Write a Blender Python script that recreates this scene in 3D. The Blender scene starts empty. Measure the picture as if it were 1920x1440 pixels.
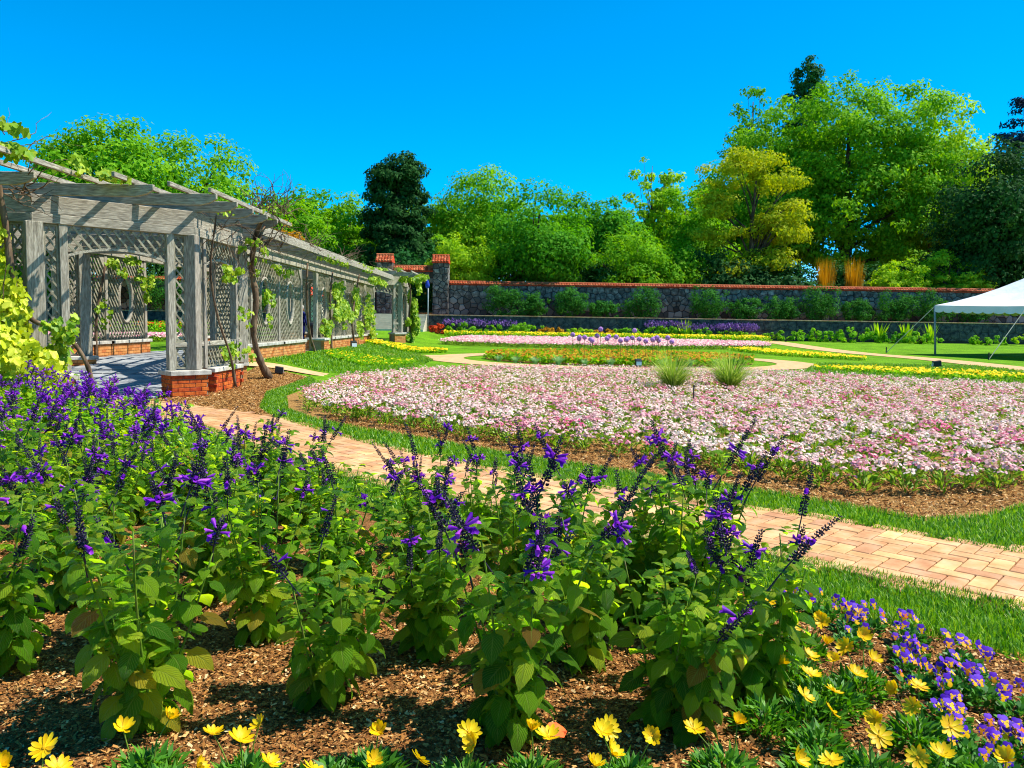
import bpy, bmesh, math, random
import numpy as np
from mathutils import Matrix, Vector
random.seed(7); rng = np.random.default_rng(7)
SC = bpy.context.scene; COL = SC.collection
R = math.radians; PI = math.pi

# ------------------------------------------------------------------ camera
PITCH = math.atan(118/1478.); ROLL = R(.87)
fwd = Vector((0, math.cos(PITCH), -math.sin(PITCH))); up0 = Vector((0, math.sin(PITCH), math.cos(PITCH))); r0 = Vector((1, 0, 0))
cr = r0*math.cos(ROLL)+up0*math.sin(ROLL); cu = -r0*math.sin(ROLL)+up0*math.cos(ROLL)
cam = bpy.data.objects.new('camera', bpy.data.cameras.new('camera')); COL.objects.link(cam)
cam.matrix_world = Matrix(((cr.x, cu.x, -fwd.x, 0), (cr.y, cu.y, -fwd.y, 0), (cr.z, cu.z, -fwd.z, 1.5), (0, 0, 0, 1)))
cam.data.sensor_fit = 'HORIZONTAL'; cam.data.angle = 2*math.atan(960/1478.)
cam.data.clip_start = .05; cam.data.clip_end = 3000
SC.camera = cam
# ------------------------------------------------------------------ sky, sun, exposure
SUN_AZ, SUN_EL = R(85), R(57)
w = bpy.data.worlds.new('World'); SC.world = w; w.use_nodes = True
nt = w.node_tree; bg = nt.nodes['Background']
sky = nt.nodes.new('ShaderNodeTexSky'); sky.sky_type = 'NISHITA'; sky.sun_disc = False
sky.sun_elevation = SUN_EL; sky.sun_rotation = SUN_AZ
sky.air_density = 1.0; sky.dust_density = 0.; sky.ozone_density = 6.0; sky.altitude = 3000
hs = nt.nodes.new('ShaderNodeHueSaturation'); hs.inputs['Saturation'].default_value = 1.52; hs.inputs['Hue'].default_value = .488
nt.links.new(sky.outputs[0], hs.inputs['Color']); nt.links.new(hs.outputs[0], bg.inputs['Color'])
bg.inputs['Strength'].default_value = .15
sl = bpy.data.lights.new('sun', 'SUN'); sl.energy = 5.0; sl.angle = R(.53); sl.color = (1, .95, .86)
so = bpy.data.objects.new('sun', sl); COL.objects.link(so)
sdir = Vector((math.sin(SUN_AZ)*math.cos(SUN_EL), math.cos(SUN_AZ)*math.cos(SUN_EL), math.sin(SUN_EL)))
so.rotation_euler = sdir.to_track_quat('Z', 'Y').to_euler(); so.location = (30, 20, 50)
vs = SC.view_settings; vs.view_transform = 'Standard'; vs.look = 'None'; vs.gamma = 1; vs.exposure = .8; vs.use_curve_mapping = False
SC.render.engine = 'CYCLES'
cy = SC.cycles; cy.max_bounces = 6; cy.diffuse_bounces = 3; cy.glossy_bounces = 2; cy.transmission_bounces = 4; cy.transparent_max_bounces = 8
cy.caustics_reflective = cy.caustics_refractive = False; cy.filter_width = 1.1; cy.use_denoising = True; cy.sample_clamp_indirect = 6

# ------------------------------------------------------------------ helpers
def S(h):
    h = h.lstrip('#'); c = [int(h[i:i+2], 16)/255 for i in (0, 2, 4)]
    return tuple(x/12.92 if x <= .04045 else ((x+.055)/1.055)**2.4 for x in c)
def sm(a, b, x):
    t = np.clip((x-a)/(b-a), 0, 1); return t*t*(3-2*t)
def H(x, y):
    """height of the garden ground"""
    return .35*sm(-4.3, -6.6, np.asarray(x, float))*sm(16.5, 20.5, np.asarray(y, float))+.35*sm(42, 56, np.asarray(y, float))
def h1(x, y): return float(H(x, y))
WM = {}
def put(name, mesh, M=None, parent=None, local=False):
    o = bpy.data.objects.new(name, mesh); COL.objects.link(o)
    M = M if M is not None else Matrix.Identity(4)
    if parent is not None:
        o.parent = parent
        if not local: o.matrix_parent_inverse = WM[parent.name].inverted()
    o.matrix_basis = M
    WM[o.name] = M if (parent is None or not local) else WM[parent.name] @ M
    return o
def tag(o, label=None, cat=None, group=None, kind=None):
    if label: o['label'] = label
    if cat: o['category'] = cat
    if group: o['group'] = group
    if kind: o['kind'] = kind
    return o
def thing(name, loc, label, cat, group=None, rz=0., s=1.):
    M = Matrix.Translation(loc) @ Matrix.Rotation(rz, 4, 'Z') @ Matrix.Diagonal((s, s, s, 1))
    return tag(put(name, None, M), label, cat, group)
def nmesh(name, V, F, mats, rnd=None, smooth=False, mi=None, uv=None):
    V = np.ascontiguousarray(V, np.float32); F = np.ascontiguousarray(F, np.int32)
    me = bpy.data.meshes.new(name); m, k = F.shape
    me.vertices.add(len(V)); me.vertices.foreach_set('co', V.ravel())
    me.loops.add(m*k); me.loops.foreach_set('vertex_index', F.ravel())
    me.polygons.add(m); me.polygons.foreach_set('loop_start', np.arange(0, m*k, k, dtype=np.int32))
    if smooth: me.polygons.foreach_set('use_smooth', np.ones(m, bool))
    for x in (mats if isinstance(mats, (list, tuple)) else [mats]): me.materials.append(x)
    if mi is not None: me.polygons.foreach_set('material_index', np.ascontiguousarray(mi, np.int32))
    if rnd is not None:
        a = me.attributes.new('rnd', 'FLOAT', 'FACE'); a.data.foreach_set('value', np.ascontiguousarray(rnd, np.float32))
    if uv is not None:
        l = me.uv_layers.new(name='UVMap'); l.data.foreach_set('uv', np.ascontiguousarray(uv[F.ravel()], np.float32).ravel())
    me.update(calc_edges=True)
    return me
def scat(bV, bF, M):
    """base mesh repeated by (n,4,4) or (n,3,4) matrices"""
    bV = np.asarray(bV, float); bF = np.asarray(bF); n = len(M)
    V = np.einsum('nij,kj->nki', M[:, :3, :3], bV)+M[:, None, :3, 3]
    F = (bF[None]+(np.arange(n)*len(bV))[:, None, None])
    return V.reshape(-1, 3), F.reshape(-1, bF.shape[1])
def frames(P, A, N, s=1.):
    """matrices with y = A (axis), z ~ N, origin P, scale s"""
    P = np.asarray(P, float); A = np.asarray(A, float); N = np.asarray(N, float)
    A = A/np.linalg.norm(A, axis=1)[:, None]
    X = np.cross(A, N); ln = np.linalg.norm(X, axis=1)[:, None]; X = np.where(ln > 1e-5, X/np.maximum(ln, 1e-5), [[1, 0, 0]])
    Z = np.cross(X, A); s = np.broadcast_to(np.asarray(s, float), (len(P),))
    M = np.zeros((len(P), 3, 4)); M[:, :, 0] = X*s[:, None]; M[:, :, 1] = A*s[:, None]; M[:, :, 2] = Z*s[:, None]; M[:, :, 3] = P
    return M
def rdir(n):
    v = rng.normal(size=(n, 3)); return v/np.linalg.norm(v, axis=1)[:, None]
class MB:
    """collects quads / tris of a small mesh"""
    def __init__(s): s.v = []; s.f = []; s.m = []
    def add(s, V, F, mi=0):
        n = len(s.v); s.v += [tuple(map(float, p)) for p in V]; s.f += [tuple(i+n for i in f) for f in F]; s.m += [mi]*len(F)
    def box(s, M, dx, dy, dz, mi=0):
        P = [M @ Vector((x*dx/2, y*dy/2, z*dz/2)) for x in (-1, 1) for y in (-1, 1) for z in (-1, 1)]
        s.add(P, [(0, 1, 3, 2), (4, 6, 7, 5), (0, 4, 5, 1), (2, 3, 7, 6), (0, 2, 6, 4), (1, 5, 7, 3)], mi)
    def abox(s, x0, x1, y0, y1, z0, z1, mi=0):
        s.box(Matrix.Translation(((x0+x1)/2, (y0+y1)/2, (z0+z1)/2)), x1-x0, y1-y0, z1-z0, mi)
    def tube(s, pts, rad, seg=6, mi=0):
        pts = [Vector(p) for p in pts]; rad = rad if hasattr(rad, '__len__') else [rad]*len(pts); V = []; F = []
        ref = Vector((.3, .7, .2))
        for i, p in enumerate(pts):
            d = (pts[min(i+1, len(pts)-1)]-pts[max(i-1, 0)]).normalized()
            a = d.cross(ref)
            if a.length < .05: a = d.cross(Vector((1, 0, 0)))
            a.normalize(); b = d.cross(a)
            V += [p+(a*math.cos(2*PI*k/seg)+b*math.sin(2*PI*k/seg))*rad[i] for k in range(seg)]
        for i in range(len(pts)-1):
            for k in range(seg):
                F.append((i*seg+k, i*seg+(k+1) % seg, (i+1)*seg+(k+1) % seg, (i+1)*seg+k))
        F.append(tuple(range(seg-1, -1, -1))); F.append(tuple((len(pts)-1)*seg+k for k in range(seg)))
        s.add(V, F, mi)
    def lathe(s, prof, seg=12, c=(0, 0, 0), mi=0):
        V = []; F = []
        for (r, z) in prof:
            V += [(c[0]+r*math.cos(2*PI*k/seg), c[1]+r*math.sin(2*PI*k/seg), c[2]+z) for k in range(seg)]
        for i in range(len(prof)-1):
            for k in range(seg): F.append((i*seg+k, i*seg+(k+1) % seg, (i+1)*seg+(k+1) % seg, (i+1)*seg+k))
        s.add(V, F, mi)
    def mesh(s, name, mats, smooth=False):
        me = bpy.data.meshes.new(name); me.from_pydata(s.v, [], s.f)
        for x in (mats if isinstance(mats, (list, tuple)) else [mats]): me.materials.append(x)
        if max(s.m, default=0): me.polygons.foreach_set('material_index', s.m)
        if smooth: me.polygons.foreach_set('use_smooth', [True]*len(s.f))
        me.update(); return me
def prism(name, poly, t, mat, bev=0):
    """polygon (x,z) extruded along y by t, centred"""
    bm = bmesh.new(); vs_ = [bm.verts.new((x, -t/2, z)) for x, z in poly]; f = bm.faces.new(vs_)
    e = bmesh.ops.extrude_face_region(bm, geom=[f]); bmesh.ops.translate(bm, verts=[v for v in e['geom'] if isinstance(v, bmesh.types.BMVert)], vec=(0, t, 0))
    bmesh.ops.recalc_face_normals(bm, faces=bm.faces)
    if bev: bmesh.ops.bevel(bm, geom=list(bm.edges), offset=bev, segments=1, affect='EDGES', clamp_overlap=True)
    me = bpy.data.meshes.new(name); bm.to_mesh(me); bm.free(); me.materials.append(mat); return me
def bbox_mesh(name, L, W, T, mat, bev=.008):
    bm = bmesh.new(); bmesh.ops.create_cube(bm, size=1); bmesh.ops.scale(bm, vec=(L, W, T), verts=bm.verts)
    if bev: bmesh.ops.bevel(bm, geom=list(bm.edges), offset=min(bev, .3*min(L, W, T)), segments=1, affect='EDGES')
    me = bpy.data.meshes.new(name); bm.to_mesh(me); bm.free(); me.materials.append(mat); return me
def mframe(A, B, upv=(0, 0, 1)):
    A = Vector(A); B = Vector(B); x = (B-A).normalized(); z = Vector(upv); y = z.cross(x)
    if y.length < 1e-4: y = Vector((0, 1, 0)).cross(x)
    y.normalize(); z = x.cross(y); c = (A+B)/2
    return Matrix(((x.x, y.x, z.x, c.x), (x.y, y.y, z.y, c.y), (x.z, y.z, z.z, c.z), (0, 0, 0, 1)))
def member(name, A, B, wd, ht, mat, parent=None, upv=(0, 0, 1), bev=.008):
    L = (Vector(B)-Vector(A)).length
    return put(name, bbox_mesh(name, L, wd, ht, mat, bev), mframe(A, B, upv), parent)
def catmull(P, n=12):
    P = [np.array(p, float) for p in P]; P = [2*P[0]-P[1]]+P+[2*P[-1]-P[-2]]; out = []
    for i in range(1, len(P)-2):
        for k in range(n):
            t = k/n; a, b, c, d = P[i-1:i+3]
            out.append(.5*((2*b)+(-a+c)*t+(2*a-5*b+4*c-d)*t*t+(-a+3*b-3*c+d)*t**3))
    out.append(P[-2]); return np.array(out)
def offset(C, d):
    T = np.gradient(C, axis=0); T /= np.linalg.norm(T, axis=1)[:, None]
    return C+np.stack([-T[:, 1], T[:, 0]], 1)*d
def inpoly(P, poly):
    x, y = P[:, 0], P[:, 1]; r = np.zeros(len(P), bool); n = len(poly); poly = np.asarray(poly, float)
    for i in range(n):
        (xa, ya), (xb, yb) = poly[i], poly[(i+1) % n]
        if ya == yb: continue
        c = (ya > y) != (yb > y); r ^= c & (x < (xb-xa)*(y-ya)/(yb-ya)+xa)
    return r
def rand_in(poly, n):
    poly = np.asarray(poly, float); lo, hi = poly.min(0), poly.max(0); out = np.zeros((0, 2))
    while len(out) < n:
        P = rng.uniform(lo, hi, (max(n, 100)*2, 2)); out = np.vstack([out, P[inpoly(P, poly)]])
    return out[:n]
def area(poly):
    p = np.asarray(poly, float); q = np.roll(p, -1, 0); return abs((p[:, 0]*q[:, 1]-p[:, 1]*q[:, 0]).sum())/2
def poisson(poly, r, tries=14, have=()):
    n = int(area(poly)/(r*r)*tries); C = rand_in(poly, n); kept = [tuple(h) for h in have]; k0 = len(kept); cell = {}
    for h in kept: cell.setdefault((int(h[0]//r), int(h[1]//r)), []).append(h)
    for x, y in C:
        a, b = int(x//r), int(y//r); ok = True
        for i in (a-1, a, a+1):
            for j in (b-1, b, b+1):
                for (u, v) in cell.get((i, j), ()):
                    if (u-x)**2+(v-y)**2 < r*r: ok = False; break
                if not ok: break
            if not ok: break
        if ok: kept.append((x, y)); cell.setdefault((a, b), []).append((x, y))
    return kept[k0:]
def sheet(name, poly, dz, mat, mx=1.2):
    """flat bed laid over the ground, subdivided so that it follows it"""
    bm = bmesh.new(); vs_ = [bm.verts.new((x, y, 0)) for x, y in poly]
    es = [bm.edges.new((vs_[i], vs_[(i+1) % len(vs_)])) for i in range(len(vs_))]
    bmesh.ops.triangle_fill(bm, use_beauty=True, edges=es)
    for _ in range(5):
        long_ = [e for e in bm.edges if e.calc_length() > mx]
        if not long_: break
        bmesh.ops.subdivide_edges(bm, edges=long_, cuts=1); bmesh.ops.triangulate(bm, faces=bm.faces)
    for v in bm.verts: v.co.z = h1(v.co.x, v.co.y)+dz
    for f in bm.faces:
        if f.normal.z < 0: f.normal_flip()
    me = bpy.data.meshes.new(name); bm.to_mesh(me); bm.free(); me.materials.append(mat)
    return tag(put(name, me), kind='structure')
def ribbon(name, C, wd, dz, mat):
    a, b = offset(C, wd/2), offset(C, -wd/2); k = 5
    V = np.concatenate([a*(1-t)+b*t for t in np.linspace(0, 1, k)]); n = len(C)
    V = np.column_stack([V, H(V[:, 0], V[:, 1])+dz])
    F = [(j*n+i, (j+1)*n+i, (j+1)*n+i+1, j*n+i+1) for j in range(k-1) for i in range(n-1)]
    return tag(put(name, nmesh(name, V, F, mat)), kind='structure')

# ------------------------------------------------------------------ materials
def base(name):
    m = bpy.data.materials.new(name); m.use_nodes = True; t = m.node_tree; return m, t, t.nodes['Principled BSDF'], t.nodes['Material Output']
def ramp(t, cols, pos=None):
    n = t.nodes.new('ShaderNodeValToRGB'); e = n.color_ramp.elements
    pos = pos or [i/(len(cols)-1) for i in range(len(cols))]
    while len(e) < len(cols): e.new(.5)
    for i, c in enumerate(cols): e[i].position = pos[i]; e[i].color = (*c, 1)
    return n
def noise(t, scale, detail=4, co='pos', stretch=None, dist=0., rough=.55):
    n = t.nodes.new('ShaderNodeTexNoise'); n.inputs['Scale'].default_value = scale; n.inputs['Detail'].default_value = detail
    n.inputs['Distortion'].default_value = dist; n.inputs['Roughness'].default_value = rough
    if co == 'pos': src = t.nodes.new('ShaderNodeNewGeometry').outputs['Position']
    else: src = t.nodes.new('ShaderNodeTexCoord').outputs['Object']
    if stretch:
        mp = t.nodes.new('ShaderNodeMapping'); mp.inputs['Scale'].default_value = stretch; t.links.new(src, mp.inputs[0]); src = mp.outputs[0]
    t.links.new(src, n.inputs['Vector']); return n
def bump(t, p, h, st, dist=.02):
    b = t.nodes.new('ShaderNodeBump'); b.inputs['Strength'].default_value = st; b.inputs['Distance'].default_value = dist
    t.links.new(h, b.inputs['Height']); t.links.new(b.outputs[0], p.inputs['Normal']); return b
def mat(name, cols, scale=6, rough=.8, bstr=.3, bscale=None, co='pos', stretch=None, spec=.25, pos=None, dist=0, detail=5, bd=.01, objrnd=0.):
    m, t, p, o = base(name); n = noise(t, scale, detail, co, stretch, dist)
    r = ramp(t, cols, pos or [.3+.4*i/(len(cols)-1) for i in range(len(cols))]); t.links.new(n.outputs['Fac'], r.inputs[0]); c = r.outputs[0]
    if objrnd:
        oi = t.nodes.new('ShaderNodeObjectInfo'); mr = t.nodes.new('ShaderNodeMapRange'); mr.inputs['To Min'].default_value = 1-objrnd; mr.inputs['To Max'].default_value = 1+objrnd
        t.links.new(oi.outputs['Random'], mr.inputs[0]); hsn = t.nodes.new('ShaderNodeHueSaturation'); t.links.new(c, hsn.inputs['Color']); t.links.new(mr.outputs[0], hsn.inputs['Value'])
        mr2 = t.nodes.new('ShaderNodeMapRange'); mr2.inputs['To Min'].default_value = .49; mr2.inputs['To Max'].default_value = .51
        t.links.new(oi.outputs['Random'], mr2.inputs[0]); t.links.new(mr2.outputs[0], hsn.inputs['Hue']); c = hsn.outputs[0]
    t.links.new(c, p.inputs['Base Color']); p.inputs['Roughness'].default_value = rough; p.inputs['Specular IOR Level'].default_value = spec
    if bstr:
        nb = noise(t, bscale or scale*3, 4, co, stretch); bump(t, p, nb.outputs['Fac'], bstr, bd)
    return m
def rmat(name, cols, src='rnd', rough=.55, spec=.3, trans=0., tv=1.6, ts=1.05, pos=None, veins=False, vmul=None, sheen=0.):
    """colour picked at random per face island ('rnd') or per object ('obj'); optional light passing through"""
    m, t, p, o = base(name)
    if src == 'rnd': a = t.nodes.new('ShaderNodeAttribute'); a.attribute_name = 'rnd'; f = a.outputs['Fac']
    else: f = t.nodes.new('ShaderNodeObjectInfo').outputs['Random']
    r = ramp(t, cols, pos); t.links.new(f, r.inputs[0]); c = r.outputs[0]
    p.inputs['Roughness'].default_value = rough; p.inputs['Specular IOR Level'].default_value = spec
    if veins:
        uv = t.nodes.new('ShaderNodeUVMap'); sx = t.nodes.new('ShaderNodeSeparateXYZ'); t.links.new(uv.outputs[0], sx.inputs[0])
        def mth(op, a_, b_=None):
            n = t.nodes.new('ShaderNodeMath'); n.operation = op
            for i, q in enumerate((a_, b_)):
                if q is None: continue
                if isinstance(q, (int, float)): n.inputs[i].default_value = q
                else: t.links.new(q, n.inputs[i])
            return n.outputs[0]
        au = mth('ABSOLUTE', mth('SUBTRACT', sx.outputs[0], .5))
        ph = mth('SUBTRACT', mth('MULTIPLY', sx.outputs[1], 9.), mth('MULTIPLY', mth('POWER', au, .85), 7.))
        tri = mth('ABSOLUTE', mth('SUBTRACT', mth('FRACT', ph), .5))           # .5 on a vein, 0 between
        mid = mth('SUBTRACT', 1., mth('MINIMUM', mth('MULTIPLY', au, 22.), 1.))
        vein = mth('MAXIMUM', mth('POWER', mth('MULTIPLY', tri, 2.), 5.), mid)
        nz = noise(t, 260, 2, 'obj'); hh = mth('ADD', mth('MULTIPLY', vein, -1.), mth('MULTIPLY', nz.outputs['Fac'], .5))
        bump(t, p, hh, 1., .011)
        hv = t.nodes.new('ShaderNodeMix'); hv.data_type = 'RGBA'; hv.blend_type = 'MIX'
        t.links.new(mth('MULTIPLY', vein, .55), hv.inputs[0]); t.links.new(c, hv.inputs[6]); hv.inputs[7].default_value = (.42, .58, .12, 1); c = hv.outputs[2]
    t.links.new(c, p.inputs['Base Color'])
    if trans:
        tr = t.nodes.new('ShaderNodeBsdfTranslucent'); h2 = t.nodes.new('ShaderNodeHueSaturation'); h2.inputs['Value'].default_value = tv; h2.inputs['Saturation'].default_value = ts
        h2.inputs['Hue'].default_value = .488
        t.links.new(c, h2.inputs['Color']); t.links.new(h2.outputs[0], tr.inputs['Color'])
        mx = t.nodes.new('ShaderNodeMixShader'); mx.inputs[0].default_value = trans
        t.links.new(p.outputs[0], mx.inputs[1]); t.links.new(tr.outputs[0], mx.inputs[2]); t.links.new(mx.outputs[0], o.inputs['Surface'])
    return m
M_ = {}
M_['lawn'] = mat('lawn_turf', [S('3a6206'), S('5b8c0a'), S('86ac1c')], 14, .9, .9, 60, bd=.03, spec=.1, detail=8)
def broad(m, scale, lo, hi):
    t = m.node_tree; p = t.nodes['Principled BSDF']; src = p.inputs['Base Color'].links[0].from_socket; n = noise(t, scale, 5, 'pos'); mr = t.nodes.new('ShaderNodeMapRange'); mr.inputs['From Min'].default_value = .3; mr.inputs['From Max'].default_value = .7; mr.inputs['To Min'].default_value = lo; mr.inputs['To Max'].default_value = hi
    h_ = t.nodes.new('ShaderNodeHueSaturation'); t.links.new(n.outputs['Fac'], mr.inputs[0]); t.links.new(mr.outputs[0], h_.inputs['Value']); t.links.new(src, h_.inputs['Color']); t.links.new(h_.outputs[0], p.inputs['Base Color'])
broad(M_['lawn'], .7, .7, 1.2)
M_['soil'] = mat('bark_mulch', [S('402814'), S('825630'), S('bc9058')], 55, .95, 1., 90, spec=.05, bd=.02, detail=7, dist=1.2)
M_['soil2'] = mat('pale_mulch', [S('5c3f22'), S('96703f'), S('c7a063')], 38, .95, 1., 70, spec=.05, bd=.02, detail=7, dist=1.)
M_['chip'] = rmat('mulch_chip', [S('38220f'), S('7a4c24'), S('a47038'), S('c09458'), S('dcbc8c')], rough=.9, spec=.1, pos=[0, .35, .65, .88, 1])
M_['joint'] = mat('sand_joint', [S('4a3120'), S('6a4a30')], 60, .95, .5, spec=.05)
M_['paver'] = mat('clay_paver', [S('b98658'), S('c99a6a'), S('d2a87e')], 9, .85, .35, 120, spec=.12, objrnd=.14, bd=.004)
M_['paver_r'] = rmat('clay_paver_far', [S('b08052'), S('c49464'), S('cca272'), S('be8e68')], rough=.85, spec=.12)
broad(M_['paver'], 2.3, .72, 1.12); broad(M_['paver_r'], 2.3, .72, 1.12)
M_['sandpath'] = mat('tan_path', [S('b48a5c'), S('c49e72'), S('cca97e')], 5, .9, .3, 60, spec=.1)
M_['flag'] = mat('flagstone', [S('6f7478'), S('8b8f90'), S('a0a09a')], 5, .7, .4, 40, objrnd=.15)
M_['wood'] = mat('weathered_wood', [S('5c564a'), S('958e7d'), S('c2bba7')], 5, .85, .55, 14, 'obj', (1.2, 11, 11), spec=.15, pos=[.25, .5, .72], bd=.006, dist=.6, objrnd=.1)
M_['slat'] = mat('lattice_wood', [S('66624f'), S('8a8570'), S('a8a38c')], 6, .85, .3, 18, 'pos', None, spec=.15, bd=.004)
M_['coping'] = mat('pale_coping', [S('8f8c80'), S('b4b0a2'), S('cdc9ba')], 7, .85, .4, 40, objrnd=.08)
M_['brick'] = mat('red_brick', [S('93401c'), S('b35024'), S('c8682f')], 14, .9, .45, 90, spec=.1, objrnd=.2, bd=.006)
M_['brick_r'] = rmat('orange_brick', [S('a8602e'), S('bf7d44'), S('cc9258'), S('b8683a')], rough=.9, spec=.1)
M_['mortar'] = mat('mortar', [S('7d6a52'), S('a08a6c')], 30, .95, .4)
M_['stone'] = mat('field_stone', [S('3a3834'), S('67635c'), S('949086')], 3.2, .85, .7, 18, spec=.15, objrnd=.35, bd=.03)
M_['stone_r'] = rmat('field_stone_far', [S('383632'), S('54514b'), S('77736b'), S('949086'), S('45423d')], rough=.9, spec=.15)
M_['stonejoint'] = mat('dark_mortar', [S('24262a'), S('3b3d40')], 20, .95, .5)
M_['retain'] = mat('dark_retaining_stone', [S('26292d'), S('454849'), S('63645c')], 4, .9, .8, 14, bd=.05)
M_['terra'] = mat('terracotta_coping', [S('a0714a'), S('c99a70'), S('dcb48c')], 4, .85, .3, 30)
M_['tile'] = rmat('clay_roof_tile', [S('84321a'), S('a84c28'), S('b86a44'), S('8c4428')], rough=.8, spec=.15)
M_['bark'] = mat('tree_bark', [S('2b221a'), S('4a3d2f'), S('6f604d')], 9, .95, .9, 20, 'pos', (1, 1, .25), bd=.05)
M_['vinewood'] = mat('vine_bark', [S('3a2c20'), S('66523e'), S('8a7559')], 12, .95, .9, 30, 'pos', (1, 1, .2), bd=.02)
M_['canvas'] = mat('white_canvas', [S('ccd0d2'), S('e2e4e4')], .8, .6, .5, 2.2, bd=.08)
M_['metal'] = mat('grey_metal', [S('70787a'), S('9aa2a2')], 5, .45, .05, 30, spec=.5)
M_['black'] = mat('black_metal', [S('101214'), S('1c1f22')], 9, .5, .1, 60, spec=.4)
M_['lens'] = mat('lamp_glass', [S('b9c4c8'), S('dfe6e6')], 4, .2, 0, spec=.6)
M_['navy'] = mat('navy_cloth', [S('0b1450'), S('18246e')], 9, .85, .4, 60)
M_['skin'] = mat('skin', [S('a87452'), S('b98462')], 9, .6, .1, 60)
M_['hair'] = mat('grey_hair', [S('8c8a84'), S('bab8b0')], 60, .7, .4, 120)
M_['plaster'] = mat('cream_plaster', [S('b9b096'), S('cfc7ad')], 3, .9, .2, 30)
M_['blue'] = mat('blue_cloth', [S('15318c'), S('2a50c0')], 6, .8, .2, 30)
M_['redroof'] = mat('red_roof', [S('b8361a'), S('d24a26')], 4, .8, .3, 20)
# foliage
M_['grass'] = rmat('grass_blade', [S('2c6004'), S('4a8406'), S('6c9e0e'), S('98b634')], rough=.45, spec=.35, trans=.35, tv=1.5)
M_['sal'] = rmat('salvia_leaf', [S('3c7a10'), S('629e12'), S('88b81a'), S('acc62a'), S('c0b030'), S('8a6428')], 'obj', .36, .32, .5, 1.75, pos=[0, .33, .68, .93, .975, 1], veins=True)
M_['sal_r'] = rmat('salvia_leaf_far', [S('3c7810'), S('629e12'), S('8ab61a'), S('b0c62a')], 'rnd', .36, .32, .5, 1.75)
M_['sal_v'] = rmat('salvia_shoot_leaf', [S('427e10'), S('6aa412'), S('92bc1c'), S('b4ca2c')], 'rnd', .36, .32, .5, 1.75, veins=True)
M_['salstem'] = mat('salvia_stem', [S('3a5a12'), S('6d8a24'), S('5a4a30')], 14, .6, .1)
M_['calyx'] = mat('dark_calyx', [S('120b1e'), S('221534'), S('33224a')], 40, .55, .2, spec=.4)
M_['corolla'] = rmat('violet_corolla', [S('5c149a'), S('7a1eb4'), S('942cc0'), S('ae48c8')], 'obj', .5, .3, .3, 1.5, 1.)
M_['cor_r'] = rmat('violet_corolla_far', [S('5c149a'), S('7a1eb4'), S('942cc0'), S('ae48c8')], 'rnd', .5, .3, .3, 1.5, 1.)
M_['ypetal'] = rmat('yellow_petal', [S('e0b000'), S('eac400'), S('f0d614')], 'obj', .5, .3, .35, 1.1, 1.)
M_['ydisc'] = mat('yellow_disc', [S('c79000'), S('eab800')], 200, .7, .6, 400)
M_['dfol'] = rmat('daisy_leaf', [S('2e6414'), S('48861c'), S('689e2a')], 'rnd', .5, .35, .35, 1.5)
M_['pviolet'] = rmat('pansy_violet', [S('3c0f92'), S('541cb4'), S('6c2cc0')], 'obj', .6, .2, .25, 1.4, 1.)
M_['pyellow'] = rmat('pansy_yellow', [S('e89c00'), S('f2c000'), S('d0600c')], 'obj', .6, .2, .25, 1.2, 1.)
M_['orange'] = mat('orange_petal', [S('f04c04'), S('f8640c')], 30, .6, .1)
M_['pfol'] = rmat('pansy_leaf', [S('265c18'), S('3c7c20'), S('589430')], 'rnd', .5, .3, .3, 1.5)
M_['pink'] = rmat('dianthus_petal', [S('e6d8c6'), S('e4c8bc'), S('e0b2ae'), S('de98a2'), S('da7090'), S('cc4878')], 'rnd', .6, .2, .2, 1.02, 1., pos=[0, .28, .48, .7, .9, 1.])
M_['pkfol'] = rmat('dianthus_leaf', [S('46781a'), S('6a9824'), S('9ab63c')], 'rnd', .55, .25, .35, 1.5)
M_['vine'] = rmat('grape_leaf', [S('5a8a10'), S('7ca418'), S('9cb828'), S('b6c63e')], 'rnd', .5, .3, .4, 1.3)
M_['ivy'] = rmat('golden_leaf', [S('8aa010'), S('b3c414'), S('cfd824'), S('dfe252')], 'obj', .5, .3, .4, 1.3)
M_['ivy_r'] = rmat('golden_leaf_mass', [S('7c9610'), S('b0c014'), S('ccd422'), S('dade48')], 'rnd', .5, .3, .4, 1.3)
def tmat(n, a, b, c, tr=.4, tv=1.6): M_[n] = rmat(n, [S(a), S(b), S(c)], 'rnd', .75, .08, tr, tv)
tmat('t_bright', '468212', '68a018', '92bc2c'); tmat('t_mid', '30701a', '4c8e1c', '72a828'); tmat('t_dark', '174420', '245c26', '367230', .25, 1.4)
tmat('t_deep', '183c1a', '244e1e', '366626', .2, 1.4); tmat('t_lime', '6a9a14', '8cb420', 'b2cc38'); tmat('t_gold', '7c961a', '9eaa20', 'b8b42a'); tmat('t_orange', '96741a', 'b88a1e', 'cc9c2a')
tmat('t_hedge', '1e521c', '306e20', '528c30', .3); tmat('t_blue', '10243c', '17324a', '22465a', .2, 1.3); tmat('t_border', '4a8818', '70aa22', '98c038')
tmat('f_purple', '5e3a86', '7a5499', '9272a8', .2, 1.2); tmat('f_yellow', 'd8b400', 'eccc10', 'f6e040', .2, 1.1); tmat('f_coleus', '8c5014', 'b88418', 'c8a82c', .3, 1.2); tmat('f_allium', 'b478c8', 'c890d4', 'd8acdf', .2, 1.1)
tmat('g_ornamental', '5f8a20', '8fae3c', 'b8c86a', .3, 1.4); tmat('g_fescue', '7fa860', '9cc080', 'b4d09a', .2, 1.2); tmat('f_red', 'a83018', 'c84a20', 'd8702c', .2, 1.2)

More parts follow.
